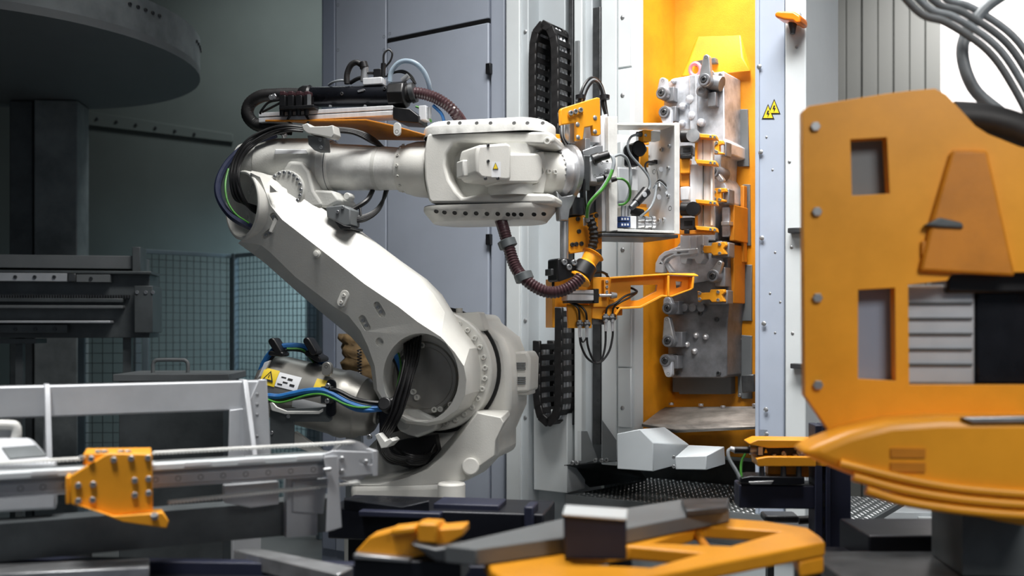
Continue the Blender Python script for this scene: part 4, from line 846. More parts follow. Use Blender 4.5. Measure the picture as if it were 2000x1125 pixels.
B().loft([[LP.at(x, y, -.05) for x, y in ((1190, 545), (1306, 537), (1364, 540), (1364, 537.5), (1306, 534), (1190, 541))], [LP.at(x, y, .06) for x, y in ((1200, 543), (1306, 536), (1356, 536), (1356, 533.5), (1306, 533.5), (1200, 540))]]).put('top_flange', 'orange', la2, .002)
B().loft([[LP.at(x, y, -.045) for x, y in ((1204, 616), (1212, 604), (1252, 602), (1294, 580), (1313, 580), (1353, 565), (1353, 562), (1312, 577), (1292, 576), (1250, 598), (1210, 600), (1200, 613))], [LP.at(x, y, .03) for x, y in ((1204, 616), (1212, 604), (1252, 602), (1294, 580), (1313, 580), (1353, 565), (1353, 562), (1312, 577), (1292, 576), (1250, 598), (1210, 600), (1200, 613))]]).put('lower_flange', 'orange', la2, .002)
lp('stiffener', [(1304, 538), (1308, 538), (1308, 579), (1304, 579)], -.05, .0, 'orange'); lp('end_plate', [(1353, 540), (1357, 540), (1355, 563), (1351, 565)], -.05, .0, 'orange')
lb_('root_block', 1158, 541, 1190, 600, .01, .08, 'orange'); hb = lb_('hinge_block', 1180, 546, 1191, 578, -.03, .03, 'orange_dark'); bolts(hb, [LP.at(1185, y, -.03) for y in (550, 560, 570, 574)], -LP.n, .007, BOLT)
B().cyl(LP.at(1170, 577, -.03), LP.at(1194, 577, -.03), .008, None, 12).put('piston_rod', 'steel_bright', la2); B().cyl(LP.at(1193, 577, -.03), LP.at(1204, 577, -.03), .018, .013, 16).put('rod_eye', 'steel', la2)
ac = lb_('actuator', 1108, 566, 1166, 587, -.06, .04, 'alu', .004); lb_('actuator_groove', 1112, 573, 1160, 575, -.063, -.05, 'grey_paint', 0, ac); lb_('actuator_head', 1160, 564, 1170, 592, -.065, .045, 'black', .003, ac); lb_('actuator_foot', 1108, 587, 1164, 592, -.05, .03, 'black', .002, ac)
lb_('upright_plate', 1079, 544, 1084, 640, -.02, .1, 'orange'); lb_('back_plate', 1080, 540, 1160, 600, .08, .1, 'orange'); lp('lower_plate', [(1108, 594), (1156, 596), (1156, 641), (1110, 641)], .0, .02, 'orange'); lp('lower_plate', [(1156, 602), (1192, 600), (1192, 626), (1156, 622)], .02, .04, 'orange'); lb_('step_block', 1156, 590, 1190, 604, .02, .06, 'orange_dark')
lb_('cross_block', 1156, 622, 1184, 634, .03, .08, 'steel_dark'); lb_('edge_block', 1205, 600, 1216, 616, .02, .06, 'orange_dark')
for k, (x, y) in enumerate(((1132, 633), (1146, 633), (1183, 621), (1196, 621))):
    n_ = B().cyl(LP.at(x, y-8, -.02), LP.at(x, y+8, -.02), .011, None, 12).put('fitting', 'steel', la2); B().cyl(LP.at(x, y+8, -.02), LP.at(x, y+26, -.02), .008, .007, 12).put('ferrule', 'steel_bright', n_); B().cyl(LP.at(x-6, y, -.02), LP.at(x+6, y, -.02), .012, None, 12).put('elbow_nut', 'steel_dark', n_)
def lc_(pts, r=.0055, m='cable_black', name='hydraulic_hose'): return B().tube([LP.at(*p) for p in pts], r, 8, 7).put(name, m, la2)
lc_([(1132, 655, -.02), (1135, 675, -.02), (1146, 698, -.02), (1162, 709, -.02), (1176, 705, -.02), (1190, 685, -.02), (1196, 660, -.02), (1197, 645, -.02)]); lc_([(1146, 655, -.02), (1148, 675, -.02), (1156, 698, -.02), (1166, 709, -.02), (1176, 700, -.02), (1182, 675, -.02), (1183, 645, -.02)]); lc_([(1134, 658, -.02), (1138, 668, -.02), (1144, 662, -.02), (1145, 652, -.02)], .004)
lc_([(1106, 588, .0), (1120, 594, -.02), (1130, 604, -.03), (1132, 625, -.02)]); lc_([(1118, 592, .0), (1134, 598, -.02), (1144, 610, -.03), (1146, 625, -.02)])
lc_([(1183, 614, -.02), (1187, 600, -.03), (1202, 592, -.04), (1222, 578, -.03), (1243, 571, -.01), (1240, 566, .0), (1231, 562, .02)]); lc_([(1196, 614, -.02), (1199, 600, -.03), (1212, 590, -.04), (1230, 581, -.03), (1243, 572, .0)])
lc_([(1150, 540, .0), (1164, 532, .0), (1180, 533, .02), (1189, 543, .03)], .006); lc_([(1154, 536, .0), (1170, 530, .02), (1186, 536, .04)], .006)
lc_([(1082, 545, -.02), (1080, 556, -.03), (1083, 570, -.02)], .006)

# ------------------------------------------------------------------ die block in the chamber
DO2 = .28
die = thing('die_block', 'heavy grey steel die with pivoting clamp levers in the orange chamber', 'die', A.at(1365, 738, .4))
def dpr(name, poly, o0, o1, m, bev=.006, parent=None, holes=()): return B().prism(A, poly, o0, o1, holes).put(name, m, parent or die, bev)
def dbx(name, x0, y0, x1, y1, o0, o1, m, bev=.004, parent=None): return B().box(A, x0, y0, x1, y1, o0, o1).put(name, m, parent or die, bev)
du = dpr('upper_half', [(1305, 160), (1314, 153), (1344, 148), (1414, 139), (1415, 272), (1424, 278), (1424, 300), (1408, 304), (1406, 345), (1418, 362), (1420, 395), (1398, 398), (1396, 470), (1332, 470), (1330, 290), (1296, 292), (1296, 200)], DO2, .519, 'die_steel')
dpr('centre_rib', [(1345, 147), (1360, 145), (1362, 262), (1347, 262)], DO2-.02, DO2+.02, 'die_steel')
dl = dpr('lower_half', [(1308, 500), (1330, 470), (1420, 470), (1424, 590), (1420, 640), (1420, 734), (1412, 738), (1312, 738), (1304, 730), (1304, 600), (1308, 580)], DO2+.02, .519, 'die_dark')
dpr('middle_plate', [(1306, 488), (1326, 480), (1410, 470), (1412, 545), (1306, 560)], DO2+.01, .4, 'die_steel')
for x, y, r in ((1350, 195, .026), (1353, 227, .026), (1335, 209, .022), (1334, 242, .02), (1371, 240, .024), (1317, 160, .012)): B().lathe(A.at(x, y, DO2), -A.n, [(-.01, r), (.025, r*.85), (.034, r*.4), (.035, .002)], 20).put('guide_pin', 'die_steel', die)
for x, y in ((1360, 655), (1379, 658), (1342, 673), (1357, 686)): B().lathe(A.at(x, y, DO2+.02), -A.n, [(-.01, .018), (.01, .016), (.02, .008), (.022, .002)], 16).put('guide_pin', 'steel_bright', die)
for x in (1340, 1356, 1373): B().lathe(A.at(x, 601, DO2+.02), -A.n, [(-.01, .024), (.03, .022), (.034, .012)], 20).put('spacer_pin', 'die_dark', die)
bolts(die, [A.at(x, y, DO2+.02) for x, y in ((1400, 624), (1404, 729), (1323, 729), (1368, 612), (1397, 470))], -A.n, .013, BOLT_D)
bolts(die, [A.at(x, y, DO2) for x, y in ((1318, 160), (1391, 143), (1408, 147), (1318, 490))], -A.n, .012, BOLT)
def lever(px, py, tx, ty, r0, r1, o, m='die_steel', name='clamp_lever'):
    a = math.atan2(ty-py, tx-px); pts = []
    for i in range(11): t = a+math.pi/2+math.pi*i/10; pts.append((px+r0*math.cos(t), py+r0*math.sin(t)))
    for i in range(9): t = a-math.pi/2+math.pi*i/8; pts.append((tx+r1*math.cos(t), ty+r1*math.sin(t)))
    l = B().prism(A, pts, o-.035, o).put(name, m, die, .004)
    B().lathe(A.at(px, py, o-.035), -A.n, [(-.14, .036), (.004, .034), (.012, .03), (.012, .02), (.004, .018), (.004, .002)], 24).put('pivot', 'die_dark', l); bolts(l, [A.at(px, py, o-.037)], -A.n, .017, BOLT_D); bolts(l, [A.at(tx, ty, o-.035)], -A.n, .008, HOLE, 'hole')
    return l
lever(1376, 156, 1379, 112, 13, 6, DO2-.07, 'steel'); lever(1293, 182, 1294, 158, 11, 7, DO2-.05); lever(1298, 219, 1303, 246, 12, 7, DO2-.05)
dbx('lever_bearing', 1300, 170, 1316, 198, DO2-.05, DO2, 'die_dark'); dbx('lever_bearing', 1304, 208, 1320, 238, DO2-.05, DO2, 'die_dark'); B().cyl(A.at(1386, 160, DO2-.03), A.at(1410, 164, DO2-.03), .04, .04, 20).put('lever_bearing', 'die_dark', die); dbx('lever_mount', 1382, 180, 1398, 208, DO2-.05, DO2, 'die_dark')
B().lathe(A.at(1377, 181, DO2-.02), -A.n, [(-.05, .03), (.05, .03), (.055, .018), (.045, .01)], 20).put('roller', 'die_dark', die)
lever(1393, 539, 1405, 514, 10, 5, DO2-.07, 'steel'); dbx('lever_bearing', 1396, 522, 1416, 560, DO2-.06, DO2+.02, 'die_dark')
lever(1305, 602, 1303, 588, 11, 8, DO2-.06); dbx('lever_bearing', 1312, 588, 1326, 614, DO2-.05, DO2+.02, 'die_dark'); lever(1305, 666, 1302, 624, 12, 6, DO2-.06, 'steel'); dbx('lever_bearing', 1312, 648, 1332, 678, DO2-.05, DO2+.02, 'die_dark'); lever(1300, 704, 1305, 730, 11, 7, DO2-.06); dbx('lever_bearing', 1308, 694, 1324, 720, DO2-.05, DO2+.02, 'die_dark')
lever(1394, 335, 1408, 352, 6, 5, DO2-.05, 'steel')
for poly in ([(1367, 477), (1372, 480), (1389, 480), (1391, 474), (1416, 472), (1418, 479), (1412, 485), (1418, 496), (1393, 499), (1389, 494), (1372, 494), (1367, 493)], [(1362, 568), (1368, 572), (1386, 571), (1388, 565), (1414, 565), (1415, 571), (1409, 576), (1415, 589), (1390, 590), (1386, 585), (1368, 586), (1363, 590)],
             [(1391, 278), (1397, 275), (1410, 274), (1412, 281), (1404, 283), (1404, 296), (1412, 298), (1412, 301), (1393, 301)], [(1391, 370), (1399, 367), (1416, 367), (1418, 374), (1408, 376), (1408, 388), (1416, 390), (1416, 394), (1393, 394)]):
    k_ = dpr('clamp_plate', poly, DO2-.09, DO2-.06, 'orange', .003); dx = [p[0] for p in poly]; dy = [p[1] for p in poly]
    bolts(k_, [A.at(min(dx)+5, min(dy)+8, DO2-.09), A.at(min(dx)+5, max(dy)-6, DO2-.09), A.at(max(dx)-12, min(dy)+5, DO2-.09), A.at(max(dx)-12, max(dy)-4, DO2-.09)], -A.n, .009, BOLT)
    dbx('clamp_block', min(dx)+22, min(dy)+2, max(dx)+6, max(dy)+4, DO2-.06, DO2+.02, 'die_dark', .005, None)
dbx('edge_step', 1424, 400, 1434, 470, DO2+.02, .5, 'orange_dark'); dbx('edge_step', 1410, 405, 1424, 462, DO2+.0, .5, 'die_steel'); dbx('edge_stub', 1408, 432, 1424, 440, DO2-.04, DO2+.02, 'steel'); dbx('edge_step', 1426, 478, 1434, 592, DO2+.06, .5, 'orange_dark')
# lifting ring
er = []
for k in range(24): a = 2*math.pi*k/24; er.append(A.at(1358+10*math.cos(a), 136+12*math.sin(a), DO2+.04))
B().tube(er+[er[0]], .011, 8, 1).put('lifting_ring', 'pink', die)
# cast workpiece held in the jaws
wp = thing('casting', 'light grey curved metal casting held at the die face', 'casting', A.at(1330, 533, .2))
def wpp(name, poly, o0, o1, m='alu_white', bev=.004, holes=()): return B().prism(A, poly, o0, o1, holes).put(name, m, wp, bev)
wpp('curved_arm', [(1279, 532), (1280, 514), (1287, 500), (1298, 491), (1312, 488), (1362, 485), (1364, 495), (1340, 498), (1314, 500), (1303, 506), (1296, 516), (1296, 532), (1290, 533)], DO2-.10, DO2-.05, holes=[[(1291, 508), (1298, 500), (1310, 495), (1316, 496), (1300, 504), (1293, 514)], [(1322, 492), (1344, 490), (1344, 494), (1322, 496)]])
wpp('body', [(1328, 459), (1374, 459), (1375, 505), (1368, 515), (1360, 515), (1356, 505), (1342, 505), (1340, 516), (1330, 515), (1328, 505)], DO2-.09, DO2-.02)
wpp('rib', [(1346, 462), (1348, 462), (1348, 500), (1346, 500)], DO2-.1, DO2-.08); wpp('rib', [(1358, 462), (1360, 462), (1360, 500), (1358, 500)], DO2-.1, DO2-.08)
wpp('strut', [(1294, 512), (1300, 510), (1316, 532), (1306, 533)], DO2-.08, DO2-.04)
# ------------------------------------------------------------------ white guide beam at the left
LB = Pl(520, 3.77, -27)
wb_ = thing('guide_frame', 'white welded steel frame of a conveyor at the left edge', 'frame', LB.at(260, 1100, 0))
zt_ = LB.at(520, 743, 0).z; zbm = LB.at(480, 801, 0).z
B().bz(LB, -160, 522, zbm, zt_, .0, .06).put('top_beam', 'alu_white', wb_, .006)
def rib(px, pw, low, slope):
    za = zt_+.004; zb2 = LB.at(px, low, 0).z; a = LB.at(px-pw/2, HZ, 0); 
    t0 = LB.r*0
    pts = []
    for p, z, o in ((px, za, -.01), (px, za, .07), (px, zb2, .07), (px+slope, zb2, -.16)): pass
    c = LB.at(px, HZ, 0); hx = LB.r*.009
    prof = [V((0, 0, za))-LB.n*.012, V((0, 0, za))+LB.n*.065, V((0, 0, zb2))+LB.n*.065, V((0, 0, zb2))-LB.n*.17, V((0, 0, zb2+.04))-LB.n*.17]
    base = V((c.x, c.y, 0))
    B().loft([[base+q-hx for q in prof], [base+q+hx for q in prof]]).put('gusset', 'alu_white', wb_, .003)
rib(92, 10, 935, 20); rib(478, 10, 905, 20)
e = B().loft([[LB.at(x, y, -.012) for x, y in ((505, 741), (521, 741), (530, 893), (445, 893), (448, 801), (480, 797))], [LB.at(x, y, .0) for x, y in ((505, 741), (521, 741), (530, 893), (445, 893), (448, 801), (480, 797))]]).put('end_plate', 'alu_white', wb_, .003)
bolts(e, [LB.at(502, y, -.012) for y in (770, 790, 810, 852)], -LB.n, .006, RIVET)
B().bz(LB, -100, -40, 0, zbm, .0, .06).put('leg', 'alu_white', wb_, .004); B().bz(LB, 455, 510, 0, zbm, .02, .06).put('leg', 'alu_white', wb_, .004)
# control box at the far left
cb_ = thing('sensor_housing', 'pale grey housing with a dark rectangular plate at the left edge', 'housing', LB.at(20, 1000, -.1))
HB = Pl(60, 3.13, -22)
B().loft([[HB.at(x, y, 0) for x, y in ((-60, 905), (110, 905), (108, 940), (-60, 948))], [HB.at(x, y, .10) for x, y in ((-60, 853), (58, 853), (84, 876), (-60, 880))]]).put('housing_top', 'alu_white', cb_, .008)
B().box(HB, -60, 905, 110, 1000, .005, .1).put('housing_body', 'alu_white', cb_, .008)
pA = [(3, 874), (70, 869), (92, 890), (18, 896)]
def hs(x, y, lift): 
    k = (905-y)/52.; return HB.at(x, y, .1*k-lift)
B().loft([[hs(x, y, .006) for x, y in pA], [hs(x, y, -.01) for x, y in pA]]).put('dark_plate', 'gantry_dark', cb_, .001)
B().tube([HB.at(x, y, .12) for x, y in ((-60, 829), (18, 830), (30, 834), (32, 846), (30, 857))], .016, 12, 5).put('grab_tube', 'worn_white', cb_)
B().box(HB, -58, 832, 28, 856, .13, .16).put('grab_plate', 'alu_white', cb_, .004)
# linear rail with belt and pulley
KP = Pl(650, 3.42, -27)
lr = thing('belt_axis', 'white belt-driven linear axis with a pulley at its end', 'linear axis', KP.at(450, 1100, 0))
zr0 = KP.at(650, 930, 0).z; zr1 = KP.at(650, 884, 0).z
B().bz(KP, -120, 655, zr1-.022, zr1, -.03, .06).put('top_rail', 'panel_white', lr, .004); B().bz(KP, -120, 655, zr0, zr1-.026, .0, .06).put('rail_body', 'alu_white', lr, .004)
B().bz(KP, -120, 655, zr0+.012, zr1-.036, -.012, .0).put('rail_face', 'alu_white', lr, .002)
zm = (zr0+zr1-.024)/2
for x in [40+k*44 for k in range(14)]:
    p = KP.at(x, HZ, -.012); bolts(lr, [V((p.x, p.y, zm))], -KP.n, .0085, HOLE, 'rail_hole')
for x0 in (360, 465, 580, 60): B().bz(KP, x0, x0+52, zr1-.012, zr1-.001, -.034, -.03).put('scale_strip', 'white_label', lr)
pu = B().lathe(KP.at(690, 902, .02), KP.n, [(0, .058), (.002, .07), (.012, .07), (.012, .064), (.045, .064), (.045, .07), (.055, .07), (.057, .058)], 40).put('pulley', 'steel_bright', lr)
bp_ = B().prism(KP, [(632, 887), (650, 880), (728, 883), (736, 888), (736, 922), (728, 926), (656, 934), (640, 936)], -.04, -.03, [capsule(706, 902, 724, 902, 5)]).put('bearing_plate', 'alu_white', lr, .002)
B().box(KP, 728, 880, 738, 930, -.045, .06).put('plate_flange', 'alu_white', bp_, .002); bolts(bp_, [KP.at(x, y, -.04) for x, y in ((667, 896), (667, 921), (714, 902))], -KP.n, .009, HEXB)
B().loft([[KP.at(x, y, -.06) for x, y in ((632, 892), (660, 890), (662, 940), (668, 1030), (636, 1040), (640, 940))], [KP.at(x, y, -.045) for x, y in ((632, 892), (660, 890), (662, 940), (668, 1030), (636, 1040), (640, 940))]]).put('end_bracket', 'alu_white', lr, .002)
B().cyl(KP.at(632, 918, -.07), KP.at(646, 916, -.07), .006).put('adjuster_screw', 'steel', lr)
bt = B(); pA_, pB_ = KP.at(300, 893, .03), KP.at(688, 863, .03); dd = (pB_-pA_).normalized(); nnn = V((0, 0, 1))
def belt(pa, pb, nm):
    b = B(); d = (pb-pa).normalized(); L = (pb-pa).length; b.ob((pa+pb)/2, d*L/2, KP.n*.02, V((0, 0, .0022)))
    o = b.put(nm, 'worn_white', lr); c = B(); k = 0
    while k*.011 < L: c.ob(pa+d*(k*.011)-V((0, 0, .004)), d*.003, KP.n*.019, V((0, 0, .0022))); k += 1
    q = c.put('belt_teeth', 'worn_white', o); q['kind'] = 'stuff'
zb1 = KP.at(690, 863, .03).z
def kz(px, z, o=.03): p = KP.at(px, HZ, o); return V((p.x, p.y, z))
belt(kz(300, zb1), kz(690, zb1), 'toothed_belt'); belt(kz(-80, zb1-.006), kz(170, zb1-.006), 'toothed_belt'); belt(kz(330, zr0-.05), kz(700, zr0-.03), 'toothed_belt')
B().bz(KP, -120, 655, .9, zr0-.09, .1, .2).put('support_wall', 'gantry_dark', lr)
B().prism(KP, [(438, 948), (545, 940), (545, 985), (490, 992), (438, 982)], .06, .09).put('bracket_plate', 'alu_white', lr, .003); B().prism(KP, [(572, 940), (640, 935), (632, 1004), (572, 1000)], .05, .08).put('bracket_plate', 'alu_white', lr, .003)
B().bz(KP, 560, 620, .9, zr0, .06, .1).put('leg', 'alu_white', lr); B().bz(KP, -100, -50, .9, zr0, .06, .1).put('leg', 'alu_white', lr)
# orange carriage riding on the rail
oc = thing('carriage', 'orange bolted carriage plate riding on the white linear axis', 'carriage', KP.at(230, 1020, -.1))
CP = Pl(230, KP.at(230, 950, -.14).y, -20)
f1 = B().prism(CP, [(137, 930), (205, 888), (214, 885), (297, 887), (299, 998), (222, 1008), (137, 985)], .0, .018).put('front_plate', 'orange', oc, .004)
bolts(f1, [CP.at(x, y, 0) for x, y in ((178, 896), (222, 898), (256, 895), (289, 894), (153, 948), (182, 946), (263, 938), (290, 935), (153, 978), (181, 976), (263, 967), (290, 963))], -CP.n, .009, BOLT)
B().hexa([CP.at(164, 886, .018), CP.at(296, 884, .018), CP.at(296, 887, .018), CP.at(164, 890, .018)]+[p+CP.n*.14 for p in (CP.at(164, 886, .018), CP.at(296, 884, .018), CP.at(296, 887, .018), CP.at(164, 890, .018))]).put('top_plate', 'orange', oc, .003)
b = B().prism(CP, [(162, 888), (208, 886), (180, 906), (162, 910)], .018, .1).put('clamp_block', 'orange', oc, .003); bolts(oc, [CP.at(x, 884, .03) for x in (192, 205, 236, 250)]+[CP.at(161, 895, .02)], (0, 0, 1), .01, HEXB)
B().box(CP, 128, 932, 137, 985, .02, .12).put('side_block', 'orange', oc, .003)
B().loft([[CP.at(x, y, -.02) for x, y in ((150, 985), (222, 1008), (318, 1001), (330, 1018), (326, 1032), (240, 1020))], [CP.at(x, y, .1) for x, y in ((150, 978), (222, 998), (316, 994), (326, 1010), (322, 1022), (240, 1010))]]).put('foot_plate', 'orange', oc, .003); bolts(oc, [CP.at(302, 1010, -.03)], (0, -.5, 1), .011, BOLT)

# ------------------------------------------------------------------ dark conveyor tables in the foreground
ct = thing('roller_conveyor', 'dark conveyor table with steel rails in the left foreground', 'conveyor', (-.9, 3.0, 0))
zc = .82
B().wb(-2.1, 2.3, zc-.16, .05, 3.3, zc-.1).put('bed', 'dark_frame', ct)
for k, (y, w, m, h) in enumerate(((2.45, .05, 'dark_frame', .02), (2.6, .05, 'steel_dark', .03), (2.72, .08, 'dark_frame', .03), (2.86, .06, 'navy', .05), (2.98, .03, 'steel_dark', .03), (3.08, .06, 'dark_frame', .02), (3.17, .05, 'navy', .05))):
    B().hexa([V((-2.1, y+.10, zc+h)), V((.0, y-.05, zc+h)), V((.0, y-.05, zc-.1)), V((-2.1, y+.10, zc-.1)), V((-2.1, y+w+.10, zc+h)), V((.0, y+w-.05, zc+h)), V((.0, y+w-.05, zc-.1)), V((-2.1, y+w+.10, zc-.1))]).put('side_rail', m, ct, .004)
for x in (-1.9, -.06):
    for y in (2.4, 3.15): B().wb(x-.03, y-.03, 0, x+.03, y+.03, zc-.16).put('leg', 'dark_frame', ct)
B().slab([G(-60, 1104, .9), G(292, 1090, .9), G(292, 1108, .9), G(-60, 1124, .9)], -.05).put('light_rail', 'steel', ct, .004)
B().slab([G(455, 1074, .89), G(500, 1070, .89), G(690, 1108, .89), G(660, 1122, .89)], -.05).put('light_rail', 'steel', ct, .004)
B().slab([G(-60, 1080, .88), G(180, 1056, .88), G(180, 1060, .88), G(-60, 1086, .88)], -.05).put('light_rail', 'steel_dark', ct, .002)
# navy trays between robot and camera
nt_ = thing('parts_tray', 'dark glossy tray with a clear cover in front of the robot base', 'tray', (-.75, 3.7, 0))
NT = Pl(760, 3.75, 10)
B().loft([[NT.at(x, y, 0) for x, y in ((672, 976), (785, 990), (838, 978), (838, 1000), (785, 1012), (672, 998))], [NT.at(x, y, .12) for x, y in ((672, 972), (730, 968), (838, 976), (838, 1000), (785, 1010), (672, 996))]]).put('cover', 'black_metal', nt_, .003)
B().box(NT, 640, 998, 1062, 1060, .0, .3).put('tray_body', 'dark_frame', nt_, .006)
B().box(NT, 846, 985, 975, 1002, .05, .2).put('tray_block', 'navy', nt_, .005); B().box(NT, 700, 1000, 860, 1012, -.04, .1).put('tray_step', 'navy', nt_, .005); B().box(NT, 1023, 990, 1042, 1040, -.02, .1).put('tray_stop', 'navy', nt_, .006)
B().bz(NT, 680, 1040, 0, NT.at(800, 1060, 0).z, .1, .2).put('stand', 'dark_frame', nt_)
# orange clamp assembly in the foreground
oc2 = thing('fixture_clamp', 'orange clamp fixture on a dark rail in the bottom foreground', 'fixture', (-.28, 2.75, 0))
FC = Pl(800, 2.75, 8)
B().prism(FC, [(694, 1078), (720, 1050), (762, 1038), (815, 1030), (818, 1024), (854, 1026), (858, 1034), (905, 1030), (905, 1046), (880, 1060), (850, 1080), (795, 1092), (740, 1090)], .0, .09).put('clamp_body', 'orange', oc2, .012, 3)
B().prism(FC, [(762, 1034), (812, 1028), (812, 1042), (762, 1048)], -.02, .05).put('clamp_pad', 'orange', oc2, .006); B().prism(FC, [(814, 1022), (854, 1024), (852, 1062), (814, 1060)], -.025, .04).put('clamp_jaw', 'orange', oc2, .006)
B().prism(FC, [(690, 1082), (800, 1092), (800, 1100), (690, 1092)], -.03, .1).put('edge_rail', 'steel', oc2, .003); B().prism(FC, [(690, 1093), (900, 1098), (900, 1140), (690, 1140)], -.02, .12).put('block', 'dark_frame', oc2, .005); B().prism(FC, [(800, 1062), (850, 1072), (892, 1066), (894, 1104), (850, 1098)], -.06, .02).put('grip_lever', 'steel_dark', oc2, .006)
B().bz(FC, 720, 880, .88, FC.at(800, 1138, 0).z, .02, .1).put('stand', 'dark_frame', oc2)
# grey channel and silver capped block on the orange carrier frame
zc2 = 1.0
ofm = thing('carrier_frame', 'orange ladder-shaped carrier frame lying flat in the bottom foreground', 'frame', (.55, 2.7, 0))
def g(px, py, z=zc2): return G(px, py, z)
out = [g(*p) for p in ((945, 1088), (1210, 1040), (1420, 1012), (1500, 1018), (1578, 1030), (1604, 1048), (1612, 1058), (1500, 1080), (1400, 1099), (1250, 1130), (1150, 1155), (1000, 1140), (960, 1115))]
h1 = [g(*p) for p in ((1335, 1038), (1375, 1026), (1530, 1036), (1425, 1066), (1265, 1060))]; h2 = [g(*p) for p in ((1228, 1066), (1375, 1078), (1270, 1108), (1120, 1100), (1110, 1086))]
B().slab(out, -.04, [h1, h2]).put('frame_plate', 'orange', ofm, .008, 3)
B().slab([p-V((0, 0, .04)) for p in (g(1545, 1040), g(1602, 1049), g(1610, 1058), g(1560, 1067))], -.05).put('frame_lip', 'orange', ofm, .01)
B().tube([g(1360, 1030)-V((0, 0, .02)), g(1400, 1062)-V((0, 0, .05))], .012, 10).put('cross_bar', 'orange_dark', ofm)
for x, y in ((.25, 2.45), (.75, 2.5), (.3, 2.85), (.85, 2.95)): B().wb(x-.03, y-.03, 0, x+.03, y+.03, zc2-.04).put('leg', 'dark_frame', ofm)
ch = thing('grey_channel', 'long grey steel channel lying diagonally above the orange carrier frame', 'channel', (.3, 3.0, zc2))
zq = zc2+.045
B().slab([g(868, 1066, zq), g(1100, 1012, zq), g(1330, 975, zq), g(1424, 972, zq), g(1424, 992, zq), g(1210, 1034, zq), g(930, 1072, zq)], -.044).put('channel_top', 'grey_paint', ch, .004)
B().slab([g(1330, 974, zq+.02), g(1424, 972, zq+.02), g(1420, 990, zq+.02), g(1340, 996, zq+.02)], -.02).put('channel_cap', 'steel_dark', ch, .004)
bl = thing('capped_block', 'dark navy block with a bright silver top edge in the foreground', 'block', (.4, 2.6, zc2))
BP = Pl(1160, 2.62, 3)
B().prism(BP, [(1100, 1004), (1224, 1010), (1224, 1094), (1102, 1092)], .0, .1).put('block_body', 'navy', bl, .006)
B().loft([[BP.at(x, y, -.012) for x, y in ((1098, 1003), (1224, 1012), (1224, 1018), (1098, 1008))], [BP.at(x, y, .06) for x, y in ((1104, 985), (1226, 993), (1226, 1000), (1104, 990))]]).put('silver_cap', 'panel_white', bl, .003)
bs_ = BP.at(1160, 1092, .05)
# sensor station: navy beam, slotted post, orange brackets
ss = thing('sensor_station', 'navy steel post and beam carrying an orange sensor bracket', 'sensor stand', W(1620, 1100, 4.1))
SP = Pl(1520, 4.0, 4)
B().box(SP, 1444, 948, 1606, 994, .0, .14).put('beam', 'navy', ss, .006)
po = B().bz(SP, 1592, 1606, 0, SP.at(1600, 830, 0).z, -.02, .1).put('slotted_post', 'navy', ss, .003); B().bz(SP, 1606, 1613, 0, SP.at(1600, 830, 0).z, .0, .1).put('post_web', 'navy', ss, .003); B().bz(SP, 1613, 1622, 0, SP.at(1600, 830, 0).z, -.02, .1).put('post_flange', 'navy', ss, .003); B().bz(SP, 1622, 1662, 0, SP.at(1600, 860, 0).z, .04, .14).put('post_side', 'navy', ss, .003)
for k in range(8): B().prism(SP, capsule(1609.5, 880+k*33, 1609.5, 890+k*33, 2.2), -.003, .002).put('slot', 'ink', po)
B().prism(SP, [(1447, 934), (1466, 930), (1572, 932), (1572, 946), (1540, 948), (1447, 944)], -.02, .1).put('mount_plate', 'black_metal', ss, .004); B().prism(SP, [(1462, 941), (1512, 939), (1506, 946), (1466, 946)], -.03, .02).put('plate_mark', 'steel', ss, .002)
ob = B().prism(SP, [(1464, 866), (1480, 859), (1630, 861), (1630, 873), (1500, 875), (1464, 868)], .0, .14).put('top_bracket', 'orange', ss, .003)
B().prism(SP, [(1478, 896), (1500, 892), (1630, 893), (1630, 911), (1480, 911)], -.02, .12).put('base_bracket', 'orange', ss, .003); B().box(SP, 1500, 911, 1580, 932, .05, .12).put('spacer', 'orange', ss, .003)
sb = B().box(SP, 1480, 871, 1560, 892, .03, .1).put('sensor_body', 'black', ss, .004); B().box(SP, 1481, 873, 1490, 889, .024, .03).put('sensor_label', 'white_label', sb, .001); triangle(SP, 1496, 881, 6, .028, sb)
pl_ = B().cyl(SP.at(1434, 879, .06), SP.at(1464, 879, .06), .014, .014, 16).put('plug', 'black', ss); B().cyl(SP.at(1464, 879, .06), SP.at(1480, 879, .06), .018, .016, 16).put('plug_nut', 'steel_bright', pl_); B().cyl(SP.at(1426, 876, .06), SP.at(1436, 879, .06), .009, .011, 12).put('plug_boot', 'white_label', pl_)
def sc(pts, r, m): return B().tube([SP.at(*p) for p in pts], r, 8, 7).put('cable', m, ss)
sc([(1428, 876, .06), (1422, 882, .05), (1425, 898, .04), (1438, 920, .03), (1447, 938, .02)], .007, 'cable_grey'); sc([(1456, 886, .05), (1449, 900, .05), (1447, 918, .04), (1449, 934, .03)], .005, 'cable_green')
for x in (1488, 1530, 1560): B().cyl(SP.at(x, 911, .0), SP.at(x, 932, .0), .010, .012, 14).put('stud', 'steel_dark', ss)
bolts(ss, [SP.at(x, 891, .02) for x in (1512, 1532, 1553)], (0, 0, 1), .011, HEXB); bolts(ss, [SP.at(1560, 883, .02), SP.at(1530, 885, .02)], -SP.n, .009, BOLT)
sh = thing('shock_absorber', 'small grey cylinder with dark rod beneath the navy beam', 'cylinder', SP.at(1540, 1020, .2))
B().box(SP, 1494, 1008, 1562, 1022, .14, .26).put('cylinder_body', 'steel_dark', sh, .01); B().cyl(SP.at(1560, 1016, .2), SP.at(1600, 1014, .2), .018, .016).put('rod', 'black', sh); B().box(SP, 1500, 1022, 1512, 1280, .16, .22).put('stand', 'gantry_dark', sh)

